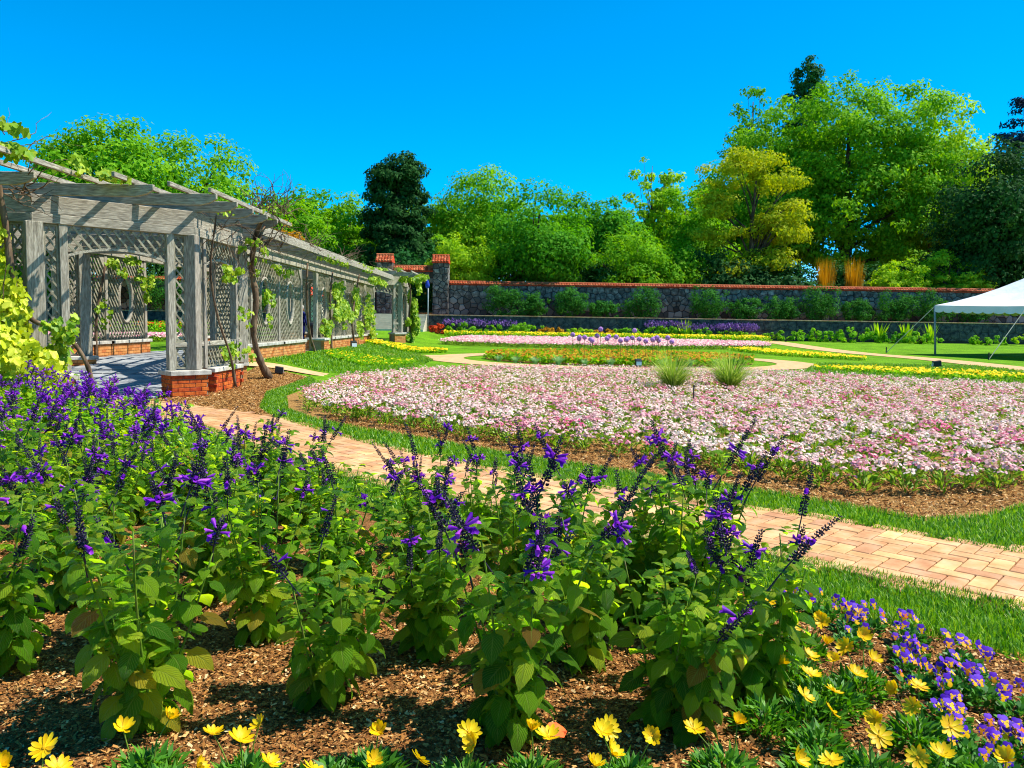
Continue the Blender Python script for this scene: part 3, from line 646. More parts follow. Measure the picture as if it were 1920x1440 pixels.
def plant_spec(seed, nst, hgt, spikes=.8, flow=6, wide=1.):
    """stems, leaf placements and flower spikes of one salvia (local coordinates)"""
    rs = random.Random(seed); stems = []; P, A, N, Sz = [], [], [], []; spk = []; Q = [[], [], [], []]
    for k in range(nst):
        az = 2*PI*k/nst+rs.uniform(-.4, .4); out = rs.uniform(.1, .32)*wide; hh = hgt*rs.uniform(.72, 1.08); b = Vector((rs.uniform(-.04, .04), rs.uniform(-.04, .04), 0)); wob = rs.uniform(-.04, .04)
        pt = lambda t: b+Vector((math.cos(az)*out*t**.8+math.sin(az)*wob*math.sin(3*t), math.sin(az)*out*t**.8-math.cos(az)*wob*math.sin(3*t), hh*t))
        ts = np.linspace(0, 1, 8); stems.append(([pt(t) for t in ts], [.0062*(1-.55*t) for t in ts]))
        nn = rs.randint(9, 11); a0 = rs.uniform(0, PI)
        for i in range(nn):
            t = .06+.94*i/(nn-1); p = pt(t); sz = .108*(1.08-.6*t**2.2)*rs.uniform(.8, 1.15)
            if t < .1: sz *= .8
            for sd in (0, 1):
                a = a0+i*PI/2+sd*PI+rs.uniform(-.3, .3); dr = rs.uniform(.15, .95)*(1-.5*t)-(.35 if t > .9 else 0)
                d = Vector((math.cos(a)*math.cos(dr), math.sin(a)*math.cos(dr), -math.sin(dr)))
                pet = .03+.035*(1-t); q = p+Vector((math.cos(a), math.sin(a), .5))*pet
                P.append(q); A.append(d); N.append((rs.uniform(-.3, .3)+.25*math.cos(a), rs.uniform(-.3, .3)+.25*math.sin(a), 1)); Sz.append(sz)
                if rs.random() < .72 and .15 < t < .95:       # side shoot
                    c = p+Vector((math.cos(a)*.05, math.sin(a)*.05, .075)); l2 = rs.uniform(.032, .05)
                    for m in range(4):
                        a2 = a+m*PI/2+rs.uniform(-.3, .3); d2 = rs.uniform(-.5, .5)
                        Q[0].append(c+Vector((0, 0, rs.uniform(-.01, .03)))); Q[1].append(Vector((math.cos(a2)*math.cos(d2), math.sin(a2)*math.cos(d2), math.sin(d2)))); Q[2].append((rs.uniform(-.4, .4), rs.uniform(-.4, .4), 1)); Q[3].append(l2*rs.uniform(.8, 1.5))
        for m in range(3):
            if rs.random() < spikes*(1 if m == 0 else .4):
                tip = pt(1.); lean = Vector((math.cos(az)*rs.uniform(0, .8)+rs.uniform(-.35, .35), math.sin(az)*rs.uniform(0, .8)+rs.uniform(-.35, .35), 1)).normalized()
                if m: tip = pt(rs.uniform(.82, .95))
                spk.append((tip, lean, rs.randrange(len(SPIKES)), rs.uniform(.75, 1.1), rs.randint(0, flow), rs.uniform(0, 2*PI)))
    return stems, frames(P, A, N, Sz), spk, frames(*Q)
def spike_matrix(tip, lean, s_, rot): return Matrix.Translation(tip) @ lean.to_track_quat('Z', 'Y').to_matrix().to_4x4() @ Matrix.Rotation(rot, 4, 'Z') @ Matrix.Diagonal((s_, s_, s_, 1))
SPEC = [plant_spec(100+i, n, h_, sp, fl_) for i, (n, h_, sp, fl_) in enumerate([(8, .72, .4, 3), (9, .76, .42, 3), (7, .66, .4, 3), (8, .8, .5, 4), (9, .7, .4, 3), (8, .75, .45, 4)])]
STEMM = []
for st, _, _, _ in SPEC:
    STEMM.append([])
    for pts, rad in st:
        mb = MB(); mb.tube(pts, rad, 5); STEMM[-1].append(mb.mesh('stem', M_['salstem'], True))
lv_s = LV.reshape(10, 7, 3)[[0, 1, 2, 4, 5, 7, 9]][:, [0, 1, 3, 5, 6]].reshape(-1, 3); lu_s = LU.reshape(10, 7, 2)[[0, 1, 2, 4, 5, 7, 9]][:, [0, 1, 3, 5, 6]].reshape(-1, 2); lf_s = np.array([(i*5+j, i*5+j+1, (i+1)*5+j+1, (i+1)*5+j) for i in range(6) for j in range(4)])
SHOOT = []
for _, _, _, q_ in SPEC:
    V, F = scat(lv_s, lf_s, q_); SHOOT.append(nmesh('shoot_leaves', V, F, M_['sal_v'], np.repeat(rng.random(len(q_)), 24), True, None, np.tile(lu_s, (len(q_), 1))))
def lean_(T):
    T.matrix_basis = T.matrix_basis @ Matrix.Rotation(random.uniform(-.13, .13), 4, 'X') @ Matrix.Rotation(random.uniform(-.13, .13), 4, 'Y') @ Matrix.Diagonal((1, 1, random.uniform(.88, 1.08), 1)); WM[T.name] = T.matrix_basis.copy()
def salvia_near(x, y, k, rz, s_, label, group):
    T = thing('salvia_plant', (x, y, .0), label, 'plant', group, rz, s_); lean_(T); st, Lm, spk, _q = SPEC[k]; tag(put('shoot_leaves', SHOOT[k], None, T, True), kind='stuff')
    for me in STEMM[k]: put('stem', me, None, T, True)
    for i, m in enumerate(Lm): put('leaf', LEAFS[i % 4], Mnp(m), T, True)
    for tip, lean, j, ss, nf, rot in spk:
        sp = put('flower_spike', SPIKES[j][0], spike_matrix(tip, lean, ss, rot), T, True); sp['kind'] = 'stuff'
        cor = SPIKES[j][1]; ctr = random.random()
        pick = sorted(cor[:60], key=lambda c: abs(c[2]-(.25+.5*ctr)))[:nf*2+1]
        for p, d, t in pick:
            m = frames([p], [tuple(d+Vector((0, 0, -.25)))], [(0, 0, 1)], .036*random.uniform(.8, 1.15))[0]; put('flower', COR, Mnp(m), sp, True)
    return T
FARM = []
for k in range(5):          # leaves too small to part from one another: one foliage mesh for each kind of plant
    st, Lm, spk, q_ = plant_spec(300+k, 7, [.72, .78, .66, .8, .7][k], .5, 4); Lm = np.concatenate([Lm, q_])
    sub = LF.reshape(-1, 6, 4); v = LV.reshape(10, 7, 3)[[0, 1, 3, 5, 7, 9]][:, [0, 3, 6]].reshape(-1, 3); fq = np.array([(i*3+j, i*3+j+1, (i+1)*3+j+1, (i+1)*3+j) for i in range(5) for j in range(2)])
    V, F = scat(v, fq, Lm); fol = nmesh('foliage', V, F, M_['sal_r'], np.repeat(rng.random(len(Lm)), 10), True)
    mb = MB(); [mb.tube(p, r_, 4) for p, r_ in st]; stm = mb.mesh('stems', M_['salstem']); dk = []; cl = []
    for tip, lean, j, ss, nf, rot in spk:
        Mx = spike_matrix(tip, lean, ss, rot); dk.append((j, Mx)); cl += [Mx @ Mnp(frames([p], [tuple(d)], [(0, 0, 1)], .05)[0]) for p, d, t in SPIKES[j][1][:7+nf]]
    V, F = scat(CV, CF, np.array([np.array(m)[:3] for m in cl])); flo = nmesh('flowers', V, F, M_['cor_r'], np.repeat(rng.random(len(cl)), len(CF)), True)
    FARM.append((stm, fol, dk, flo))
def salvia_far(x, y, k, rz, s_, label, group):
    T = thing('salvia_plant', (x, y, h1(x, y)), label, 'plant', group, rz, s_); lean_(T); stm, fol, dk, flo = FARM[k]
    for n_, m_ in (('stems', stm), ('foliage', fol), ('flowers', flo)): tag(put(n_, m_, None, T, True), kind='stuff')
    for j, Mx in dk: tag(put('flower_spike', SPIKES[j][0], Mx, T, True), kind='stuff')
FRONT = [(-2.12, 3.2, 'leafy salvia with purple spikes at the left edge of the front bed'), (-1.33, 2.78, 'front row salvia standing second from the left, bare mulch on both sides'),
         (-.74, 2.98, 'front row salvia left of centre, set back behind a lone yellow daisy'), (.0, 2.74, 'large leafy salvia in the middle of the front row beside an orange petal'),
         (.62, 2.80, 'front row salvia at the right, leaning over yellow daisies'), (1.0, 3.05, 'rightmost salvia with tall dark spikes beside the pansies')]
HAVE = []
for i, (x, y, lb) in enumerate(FRONT):
    salvia_near(x, y, i % 6, random.uniform(0, 6), [1.0, 1.03, .97, 1.03, .94, .92][i], lb, 'purple salvias of the front row'); HAVE.append((x, y))
ORD = ['first', 'second', 'third', 'fourth', 'fifth', 'sixth', 'seventh', 'eighth', 'ninth', 'tenth', 'eleventh', 'twelfth']
SECOND = [(-1.72, 3.5), (-1.15, 3.55), (-.35, 3.45), (.32, 3.35), (.85, 3.6), (-2.25, 3.95), (-.85, 3.85), (.05, 3.95), (-1.55, 4.1), (-.45, 4.25), (.6, 3.95), (.95, 3.95)]
for i, (x, y) in enumerate(SECOND):
    salvia_near(x, y, (i*5+2) % 6, random.uniform(0, 6), random.uniform(.88, 1.03), 'second row salvia, %s from the left, behind the front row plants' % ORD[sorted(q[0] for q in SECOND).index(x)], 'purple salvias of the second row'); HAVE.append((x, y))
mid_poly = [(-3.2, 4.1), (-2.9, 4.4), (.3, 4.3), (-.1, 4.7), (-1.1, 5.35), (-2.1, 6.2), (-4.3, 6.3)]
for i, (x, y) in enumerate(poisson(mid_poly, .47, have=HAVE)):
    salvia_near(x, y, (i*7+1) % 6, random.uniform(0, 6), random.uniform(.76, .98), 'purple salvia in the dense middle of the front bed', 'purple salvias of the middle rows'); HAVE.append((x, y))
far_poly = [(-4.4, 6.4), (-2.2, 6.4), (-3.0, 7.4), (-3.9, 8.5), (-4.7, 9.8), (-5.6, 10.7), (-6.4, 11.7), (-8.4, 12.0), (-8.2, 10.5), (-6, 8.5)]
for i, (x, y) in enumerate(poisson(far_poly, .5, have=HAVE)):
    salvia_far(x, y, i % 5, random.uniform(0, 6), random.uniform(.74, .95)*(.92 if y > 9 else 1), 'purple flowering salvia at the back of the bed near the pergola', 'purple salvias at the back of the bed')

# ================================================================== DAISIES, PANSIES
def petal_mesh():
    V = []; rows = [(0, .06), (.25, .13), (.55, .19), (.82, .17), (1, .05)]
    for t, wd in rows:
        for q in (-1, 0, 1): V.append((wd*q, .12+t*.9, .34*t*t-.05*t+(.04 if q else 0)))
    F = [(i*3+j, i*3+j+1, (i+1)*3+j+1, (i+1)*3+j) for i in range(4) for j in range(2)]
    return nmesh('petal', V, F, M_['ypetal'], None, True)
PET = petal_mesh(); mb = MB(); mb.lathe([(.001, .1), (.1, .085), (.17, .04), (.16, -.02), (.06, -.1), (.03, -.14)], 10); DISC = mb.mesh('flower_head', M_['ydisc'], True)
def tuft(n, r_, hgt, ls, seed, lw=.22):
    """cushion of narrow leaves"""
    az = rng.uniform(0, 2*PI, n); q = rng.random(n)**.6; el = rng.uniform(.15, 1.35, n); P = np.stack([np.cos(az)*q*r_, np.sin(az)*q*r_, rng.uniform(.0, hgt, n)*(1.05-q*.7)], 1)
    A = np.stack([np.cos(az)*np.cos(el), np.sin(az)*np.cos(el), np.sin(el)], 1)+rdir(n)*.35
    V, F = scat(np.array(DIA_V)*[lw/.32, 1, 1], DIA_F, frames(P, A, np.array([[0, 0, 1.]])+rdir(n)*.4, ls*rng.uniform(.6, 1.2, n)))
    return V, F
DTUFT = []
for k in range(4): V, F = tuft(330, .10, .10, .055, k, .13); DTUFT.append(nmesh('foliage', V, F, M_['dfol'], rng.random(len(F))))
PTUFT = []
for k in range(4): V, F = tuft(150, .075, .08, .036, k, .3); PTUFT.append(nmesh('foliage', V, F, M_['pfol'], rng.random(len(F))))
DAISY = [(-1.4, 2.29), (-1.21, 2.39), (-1.09, 2.45), (-.93, 2.4), (-.8, 2.45), (-.82, 2.33), (-.7, 2.23), (-1.47, 2.19), (-1.3, 2.19), (-.56, 2.2), (-.41, 2.42), (-.39, 2.22), (-.26, 2.27), (-.12, 2.41), (-.1, 2.34), (.08, 2.43), (.13, 2.37), (.33, 2.46), (.3, 2.4), (.32, 2.29), (.26, 2.22), (.46, 2.39), (.61, 2.47), (.75, 2.47), (1.3, 3.48), (1.22, 3.3), (1.37, 3.35), (1.18, 3.15), (1.2, 3.04), (1.38, 3.13), (1.14, 2.87), (1.18, 2.75), (1.04, 2.66), (1.11, 2.59), (1.43, 2.99), (1.4, 2.75), (1.38, 2.59), (1.21, 2.5), (1.19, 2.42), (1.24, 2.28), (1.33, 2.31), (.97, 2.26), (.87, 2.27), (-1.92, 5.41), (-3.3, 7.7), (.39, 4.65), (-1.7, 5.2), (-2.1, 5.6), (-.9, 2.2), (1.0, 3.6), (1.1, 3.75), (1.22, 3.62), (1.32, 3.17), (1.48, 3.2), (1.3, 2.85), (1.5, 2.78), (1.05, 2.95), (1.45, 2.48), (1.52, 2.3), (1.28, 3.0), (1.12, 3.3), (1.4, 3.45)]
def daisy_flower(x, y, T, s_=1.):
    hz = .2*s_*random.uniform(.92, 1.06); P = WM[T.name].translation; tilt = Matrix.Rotation(random.uniform(.1, 1.0), 4, 'X'); face = Matrix.Rotation(random.uniform(-1.2, 2.4), 4, 'Z')
    a = Vector((P.x+(x-P.x)*.25, P.y+(y-P.y)*.25, .03)); b = Vector((x, y, hz)); mb = MB(); m_ = (a+b)/2+Vector((random.uniform(-.015, .015), random.uniform(-.015, .015), .02)); mb.tube([a, m_, b], [.0024, .0022, .002], 5)
    put('flower_stem', mb.mesh('flower_stem', M_['salstem']), None, T)
    s = .037*random.uniform(.88, 1.12); Mx = Matrix.Translation(b) @ face @ tilt @ Matrix.Diagonal((s, s, s, 1)); hd = put('flower_head', DISC, Mx, T); n = random.choice((11, 12, 13)); cup = random.uniform(-.2, .65)
    for j in range(n): put('petal', PET, Matrix.Rotation(2*PI*j/n+random.uniform(-.08, .08), 4, 'Z') @ Matrix.Rotation(cup+random.uniform(-.14, .14), 4, 'X') @ Matrix.Diagonal((1, random.uniform(.9, 1.08), 1, 1)), hd, True)
cl = []
for p in DAISY:
    for c in cl:
        if (c[0][0]-p[0])**2+(c[0][1]-p[1])**2 < .17**2: c.append(p); break
    else: cl.append([p])
LBL = ['yellow daisy plant at the bottom left corner of the bed', 'yellow daisy plant in front of the second salvia']
cl.sort(key=lambda c: c[0][0]); nf_ = nr_ = 0; ORD += ['thirteenth', 'fourteenth', 'fifteenth', 'sixteenth', 'seventeenth', 'eighteenth', 'nineteenth', 'twentieth']
for i, c in enumerate(cl):
    x = sum(p[0] for p in c)/len(c)+random.uniform(-.03, .03); y = sum(p[1] for p in c)/len(c)-.02
    if y > 4: lb, gp = 'yellow daisy plant half hidden among the salvias', 'daisies among the salvias'
    elif x > .9: lb, gp = 'yellow daisy plant, %s from the left of those beside the pansies' % ORD[nr_], 'daisies beside the pansies'; nr_ += 1
    else: lb, gp = 'yellow daisy plant, %s from the left along the front edge of the bed' % ORD[nf_], 'daisies along the front edge'; nf_ += 1
    T = thing('daisy_plant', (x, y, .01), lb, 'flower', gp, random.uniform(0, 6)); tag(put('foliage', DTUFT[i % 4], None, T, True), kind='stuff')
    for p in c: daisy_flower(p[0], p[1], T)
for i, (x, y) in enumerate([(1.28, 2.95), (1.02, 2.45), (.55, 2.25), (-.55, 2.35), (-1.05, 2.28), (.95, 2.8), (1.5, 2.4), (.1, 2.2)]):
    T = thing('daisy_cushion', (x, y, .01), 'green daisy cushion without open flowers near the front edge', 'plant', 'daisy cushions without flowers', random.uniform(0, 6)); tag(put('foliage', DTUFT[i % 4], None, T, True), kind='stuff')
# one fallen orange petal
mb = MB(); mb.add([(-.022, 0, .0), (.0, -.006, .004), (.026, 0, .002), (-.036, .022, .006), (0, .022, .0), (.036, .024, .007), (-.024, .046, .002), (0, .05, .006), (.026, .044, .0)], [(0, 1, 4, 3), (1, 2, 5, 4), (3, 4, 7, 6), (4, 5, 8, 7)])
tag(put('orange_petal', mb.mesh('orange_petal', M_['orange'], True), Matrix.Translation((.16, 2.44, .17)) @ Matrix.Rotation(.35, 4, 'X') @ Matrix.Rotation(.3, 4, 'Y')), 'single orange poppy petal behind a yellow daisy in the front row', 'petal')
def pansy_mesh(k):
    V = [(0, 0, 0)]; F = []; mi = []
    for a, r_, wd, up in ((1.15, 1., .62, 0), (1.99, 1., .62, .05), (-.1, .85, .5, .08), (3.24, .85, .5, .08), (-1.57, 1., .7, .12)):
        n0 = len(V); lo = a < 0 or a > 2.5
        for j in range(5):
            b = a+wd*(j/4-.5)*2; V.append((math.cos(b)*r_*.55, math.sin(b)*r_*.55, up))
        for j in range(5):
            b = a+wd*(j/4-.5)*1.7; rr = r_*(1-.1*abs(j-2)); V.append((math.cos(b)*rr, math.sin(b)*rr, up*1.2-.12+.05*(j % 2)))
        for j in range(4):
            F.append((0, n0+j, n0+j+1, n0+j+1)); F.append((n0+j, n0+5+j, n0+6+j, n0+j+1)); mi += [1 if lo else 0, (1 if a == -1.57 and (k == 1 or j in (1, 2)) else 0)]
    mb = MB()
    mb.v = [tuple(p) for p in V]; mb.f = [(f[0], f[1], f[2]) if f[2] == f[3] else f for f in F]; mb.m = mi
    return mb.mesh('flower', [M_['pviolet'], M_['pyellow']], True)
PANS = [pansy_mesh(0), pansy_mesh(1)]
PANSY = [(1.51, 4.12), (1.5, 3.96), (1.59, 3.88), (1.64, 3.7), (1.75, 3.74), (1.89, 3.6), (1.81, 3.42), (1.6, 3.55), (1.72, 3.27), (1.67, 3.1), (1.99, 3.35), (1.94, 3.2), (1.8, 3.07), (1.9, 3.0), (1.65, 2.86), (1.61, 2.7), (1.55, 2.57), (1.95, 2.88), (1.74, 2.61), (1.62, 2.46), (.39, 4.94), (.5, 4.7), (.3, 5.07), (.96, 4.42), (1.2, 4.3), (-2.28, 5.05), (-1.8, 5.9), (.75, 4.6), (2.1, 2.95), (1.85, 2.6), (1.8, 2.4)]
for i, (x, y) in enumerate(PANSY):
    if x > 1.3:
        dq = 2.06-math.sqrt(((EF-np.array([x, y]))**2).sum(1).min())
        if dq > 0: x -= .69*dq; y -= .72*dq
    lb, gp = ('purple and yellow pansy between the daisies and the grass edging', 'pansies by the grass edging') if x > 1.3 else ('purple and yellow pansy glimpsed through the salvias', 'pansies behind the salvias')
    T = thing('pansy_plant', (x+random.uniform(-.02, .02), y, .01), lb, 'flower', gp, random.uniform(-.3, .3)); tag(put('foliage', PTUFT[i % 4], None, T, True), kind='stuff')
    for j in range(random.randint(5, 9)):
        a = random.uniform(0, 2*PI); q = random.random()**.6*.085; s = random.uniform(.02, .029); b = Vector((math.cos(a)*q, math.sin(a)*q, .155-.6*q+random.uniform(-.03, .03)))
        put('flower', PANS[1 if random.random() < .2 else 0], Matrix.Translation(b) @ Matrix.Rotation(random.uniform(-.9, .9), 4, 'Z') @ Matrix.Rotation(random.uniform(.5, 1.3), 4, 'X') @ Matrix.Diagonal((s, s, s, 1)), T, True)

# ================================================================== THE PINK AND WHITE BED
HEX_V = [(.5, 0, 0), (1, .866*.6, .1), (.5, 1.73*.6, 0), (-.5, 1.73*.6, 0), (-1, .866*.6, .1), (-.5, 0, 0)]
HEX_V = np.array([(math.cos(a)*(.95 if i % 2 else 1.08), math.sin(a), .12*(i % 2)) for i, a in enumerate(np.linspace(0, 2*PI, 6, endpoint=False))]); HEX_F = np.array([(0, 1, 2, 3), (0, 3, 4, 5)])
def dianthus(px, py, pz, tone, nh, nd, nl, sz=1.):
    """foliage and flower heads of many plants at once -> (V,F,rnd) for leaves and for petals"""
    n = len(px); c = np.stack([px, py, pz], 1); tone = np.asarray(tone)
    # heads
    k = nh; az = rng.uniform(0, 2*PI, (n, k)); q = np.sqrt(rng.random((n, k)))*.16*sz
    hc = c[:, None]+np.stack([np.cos(az)*q, np.sin(az)*q, (.27-.5*q/sz*.6+rng.normal(0, .025, (n, k)))*sz], 2); ht = np.clip(tone[:, None]+rng.normal(0, .12, (n, k)), 0, 1)
    d = rng.normal(0, .021*sz, (n, k, nd, 3)); d[..., 2] = np.abs(d[..., 2])*.3-np.hypot(d[..., 0], d[..., 1])*.35; P = (hc[:, :, None]+d).reshape(-1, 3); m = len(P)
    N = np.array([[0, 0, 1.]])+np.column_stack([d[..., 0].ravel()*22, d[..., 1].ravel()*22, np.zeros(m)])+rng.normal(0, .25, (m, 3)); A = np.stack([np.cos(t := rng.uniform(0, 6.3, m)), np.sin(t), np.zeros(m)], 1)
    Vp, Fp = scat(HEX_V, HEX_F, frames(P, np.cross(N, A), N, rng.uniform(.011, .019, m)*sz*(1 if nd > 4 else 1.12))); rp = np.repeat(np.clip(np.repeat(ht.ravel(), nd)+rng.normal(0, .05, m), 0, 1), 2)
    az = rng.uniform(0, 2*PI, (n, nl)); q = rng.random((n, nl))*.12*sz; el = rng.uniform(.2, 1.3, (n, nl))
    P = (c[:, None]+np.stack([np.cos(az)*q, np.sin(az)*q, rng.uniform(.01, .17, (n, nl))*sz], 2)).reshape(-1, 3); A = np.stack([np.cos(az)*np.cos(el), np.sin(az)*np.cos(el), np.sin(el)], 2).reshape(-1, 3)+rdir(n*nl)*.3
    Vl, Fl = scat(np.array(DIA_V)*[.42, 1, 1], DIA_F, frames(P, A, np.array([[0, 0, 1.]])+rdir(n*nl)*.5, rng.uniform(.06, .12, n*nl)*sz))
    return (Vl, Fl, rng.random(len(Fl))), (Vp, Fp, rp)
pink_poly = [(-3.1, 12.1), (-1.35, 10.55), (.1, 9.25), (1.3, 8.5), (2.3, 7.6), (3.1, 6.95), (4.25, 6.95), (5.75, 8.1), (9, 11), (14.5, 15), (14, 17.8), (12.2, 18.2), (9.2, 20.4), (6.8, 22.9), (3.4, 22.8), (-.5, 22.8), (-2.1, 21.2), (-3.75, 18), (-3.75, 14)]
PP = np.array(poisson(pink_poly, .255, 10)); PP = PP[((PP-[3.35, 16.4])**2).sum(1) > .35**2]; PP = PP[((PP-[4.6, 16.6])**2).sum(1) > .35**2]
def tone_at(p):
    a = np.sin(p[:, 0]*1.7+1.3*np.sin(p[:, 1]*.9))*np.sin(p[:, 1]*1.3+.6*p[:, 0]+2)+.5*np.sin(p[:, 0]*4.1+p[:, 1]*3.3); b = rng.random(len(p))
    return np.where(b > .95, .9, np.where(b > .75, .68, .31))+.13*a
tn = tone_at(PP); order = np.argsort(np.where(np.abs(PP[:, 0]) < .66*PP[:, 1]+.2, 0, 200)+np.hypot(PP[:, 0], PP[:, 1])); PP = PP[order]; tn = tn[order]
KIND = []
for k in range(9):
    t_ = [.2, .3, .42, .25, .6, .5, .75, .95, .35][k]; lf, pt_ = dianthus(np.zeros(1), np.zeros(1), np.zeros(1), [t_], 15, 7, 60)
    KIND.append((t_, nmesh('foliage', *lf[:2], M_['pkfol'], lf[2]), nmesh('blossoms', *pt_[:2], M_['pink'], pt_[2])))
for i in range(300):
    x, y = PP[i]; k = min(range(9), key=lambda j: abs(KIND[j][0]-tn[i])+random.uniform(0, .12)); hot = KIND[k][0]
    nm = 'white' if hot < .45 else ('pale pink' if hot < .7 else 'bright pink')
    T = thing('dianthus_plant', (x, y, .012), nm+' flowering dianthus near the front of the pink and white bed', 'flower', nm+' dianthus plants', random.uniform(0, 6), random.uniform(.85, 1.15))
    tag(put('foliage', KIND[k][1], None, T, True), kind='stuff'); tag(put('blossoms', KIND[k][2], None, T, True), kind='stuff')
Q = PP[300:]; zz = H(Q[:, 0], Q[:, 1]); nr = Q[:, 1] < 14
for nm, sel, nh, nd, nl in (('dianthus_field', nr, 15, 5, 36), ('dianthus_field', ~nr, 13, 3, 26)):
    lf, pt_ = dianthus(Q[sel, 0], Q[sel, 1], zz[sel], tn[300:][sel], nh, nd, nl); V = np.vstack([lf[0], pt_[0]]); F4 = np.vstack([lf[1], pt_[1]+len(lf[0])])
    mi = np.r_[np.zeros(len(lf[1])), np.ones(len(pt_[1]))]
    tag(put(nm, nmesh(nm, V, F4, [M_['pkfol'], M_['pink']], np.r_[lf[2], pt_[2]], False, mi)), 'mass of pink and white dianthus '+('in the middle of' if nr[0] == sel[0] else 'at the back of')+' the large bed', 'flowers', kind='stuff')
def bedding(name, poly, n_leaf, n_flow, lm, fm, hl, hf, sl, sf, label, cat='flowers'):
    P = rand_in(poly, n_leaf); el = rng.uniform(.2, 1.3, n_leaf); az = rng.uniform(0, 6.3, n_leaf); z = H(P[:, 0], P[:, 1])
    V1, F1 = scat(DIA_V, DIA_F, frames(np.column_stack([P, z+rng.uniform(0, hl, n_leaf)]), np.stack([np.cos(az)*np.cos(el), np.sin(az)*np.cos(el), np.sin(el)], 1), np.array([[0, 0, 1.]])+rdir(n_leaf)*.5, sl*rng.uniform(.6, 1.3, n_leaf)))
    P = rand_in(poly, n_flow); z = H(P[:, 0], P[:, 1]); N = np.array([[0, -.3, 1.]])+rdir(n_flow)*.5
    V2, F2 = scat(HEX_V, HEX_F, frames(np.column_stack([P, z+hf*rng.uniform(.7, 1.2, n_flow)]), np.cross(N, rdir(n_flow)), N, sf*rng.uniform(.6, 1.2, n_flow)))
    return tag(put(name, nmesh(name, np.vstack([V1, V2]), np.vstack([F1, F2+len(V1)]), [lm, fm], rng.random(len(F1)+len(F2)), False, np.r_[np.zeros(len(F1)), np.ones(len(F2))])), label, cat, kind='stuff')
def ell(x, y, rx, ry, n=20, rot=0): return [(x+rx*math.cos(a)*math.cos(rot)-ry*math.sin(a)*math.sin(rot), y+rx*math.cos(a)*math.sin(rot)+ry*math.sin(a)*math.cos(rot)) for a in np.linspace(0, 2*PI, n, endpoint=False)]
bedding('yellow_flowers', ell(-4.7, 26.3, 1.5, 1.9), 9000, 260, M_['t_border'], M_['f_yellow'], .1, .12, .09, .045, 'sparse yellow flowers in the green bed beside the pergola lawn')
bedding('yellow_flowers', ell(-4.9, 36.5, 1.9, 1.6), 6000, 900, M_['t_border'], M_['f_yellow'], .12, .16, .1, .055, 'yellow flower bed in front of the far pavilion')
bedding('yellow_flowers', [(12.2, 45), (14, 45), (15.6, 37), (15.4, 34), (13.2, 38)], 7000, 1000, M_['t_border'], M_['f_yellow'], .12, .17, .1, .06, 'yellow flower bed between ring path and lawn path')
bedding('yellow_flowers', [(10.2, 26.6), (12.5, 27.3), (15.5, 25), (15.2, 22.8), (13.4, 22.4)], 9000, 800, M_['t_border'], M_['f_yellow'], .1, .15, .09, .05, 'yellow flower bed behind the pink bed, beside the lamp at right')
farp = [(-4.4, 46), (0, 44.2), (8, 44), (15.2, 46.2), (15.4, 49), (8, 50.5), (-3, 50.5)]
bedding('far_dianthus', farp, 9000, 15000, M_['pkfol'], M_['pink'], .2, .3, .12, .055, 'distant strip of pink and white flowers behind the alliums')
bedding('west_dianthus', [(-24, 32), (-16, 32), (-15, 38), (-24, 39)], 5000, 7000, M_['pkfol'], M_['pink'], .2, .3, .13, .06, 'pink and white flower bed glimpsed through the pergola arch')
bedding('coleus_bed', mid, 15000, 4600, M_['t_border'], M_['f_coleus'], .22, .26, .15, .06, 'middle bed of orange coleus and green strap leaves')

# ================================================================== MID GARDEN
def arcs(n, L, wd, spread, droop, mat_, name, r_=.06):
    """fountain of long arching leaves"""
    az = rng.uniform(0, 2*PI, n); ln = L*rng.uniform(.6, 1.1, n); sp = spread*rng.uniform(.2, 1., n); k = 5; V = np.zeros((n, k, 2, 3)); d = np.stack([np.cos(az), np.sin(az), 0*az], 1); s = np.stack([-d[:, 1], d[:, 0], d[:, 2]], 1); q = rng.random(n)*r_
    for i in range(k):
        t = i/(k-1); c = d*(q+sp*ln*t**1.4)[:, None]; c[:, 2] += ln*(t-droop*sp*t**2.6); w_ = wd*(1-t**2*.95)
        V[:, i, 0] = c-s*w_/2; V[:, i, 1] = c+s*w_/2
    F = np.array([(2*i, 2*i+1, 2*i+3, 2*i+2) for i in range(k-1)])[None]+(np.arange(n)*2*k)[:, None, None]
    return nmesh(name, V.reshape(-1, 3), F.reshape(-1, 4), mat_, np.repeat(rng.random(n), k-1))
for x, y, lb in ((3.35, 16.4, 'tall fountain of ornamental grass in the pink bed, left of a pair'), (4.6, 16.6, 'tall fountain of ornamental grass in the pink bed, right of a pair')):
    T = thing('ornamental_grass', (x, y, 0), lb, 'grass', 'pair of ornamental grasses'); put('blade_fountain', arcs(620, 1.15, .014, 1.0, .55, M_['g_ornamental'], 'blade_fountain'), None, T, True); T.children[0]['kind'] = 'stuff'
FES = arcs(160, .34, .012, .9, .5, M_['g_fescue'], 'blade_fountain', .08)
for i, (x, y) in enumerate([(-.5, 29), (.1, 28.2), (.8, 27.7), (1.6, 27.4), (2.5, 27.2), (3.4, 27.15), (5.2, 27.2), (6.2, 27.5), (7.2, 28.1), (8.2, 29)]):
    T = thing('fescue_tuft', (x, y, .02), 'pale silver fescue tuft, number %s from the left along the middle bed' % ['one', 'two', 'three', 'four', 'five', 'six', 'seven', 'eight', 'nine', 'ten'][i], 'grass', 'fescue tufts edging the middle bed', random.uniform(0, 6), random.uniform(.8, 1.2)); tag(put('blade_fountain', FES, None, T, True), kind='stuff')
n = 150; dd = rdir(n); V, F = scat(HEX_V, HEX_F, frames(dd*.078*rng.uniform(.85, 1.05, n)[:, None], np.cross(dd, rdir(n)), dd, .02)); GLB = nmesh('flower_globe', V, F, M_['f_allium'], rng.random(len(F)))
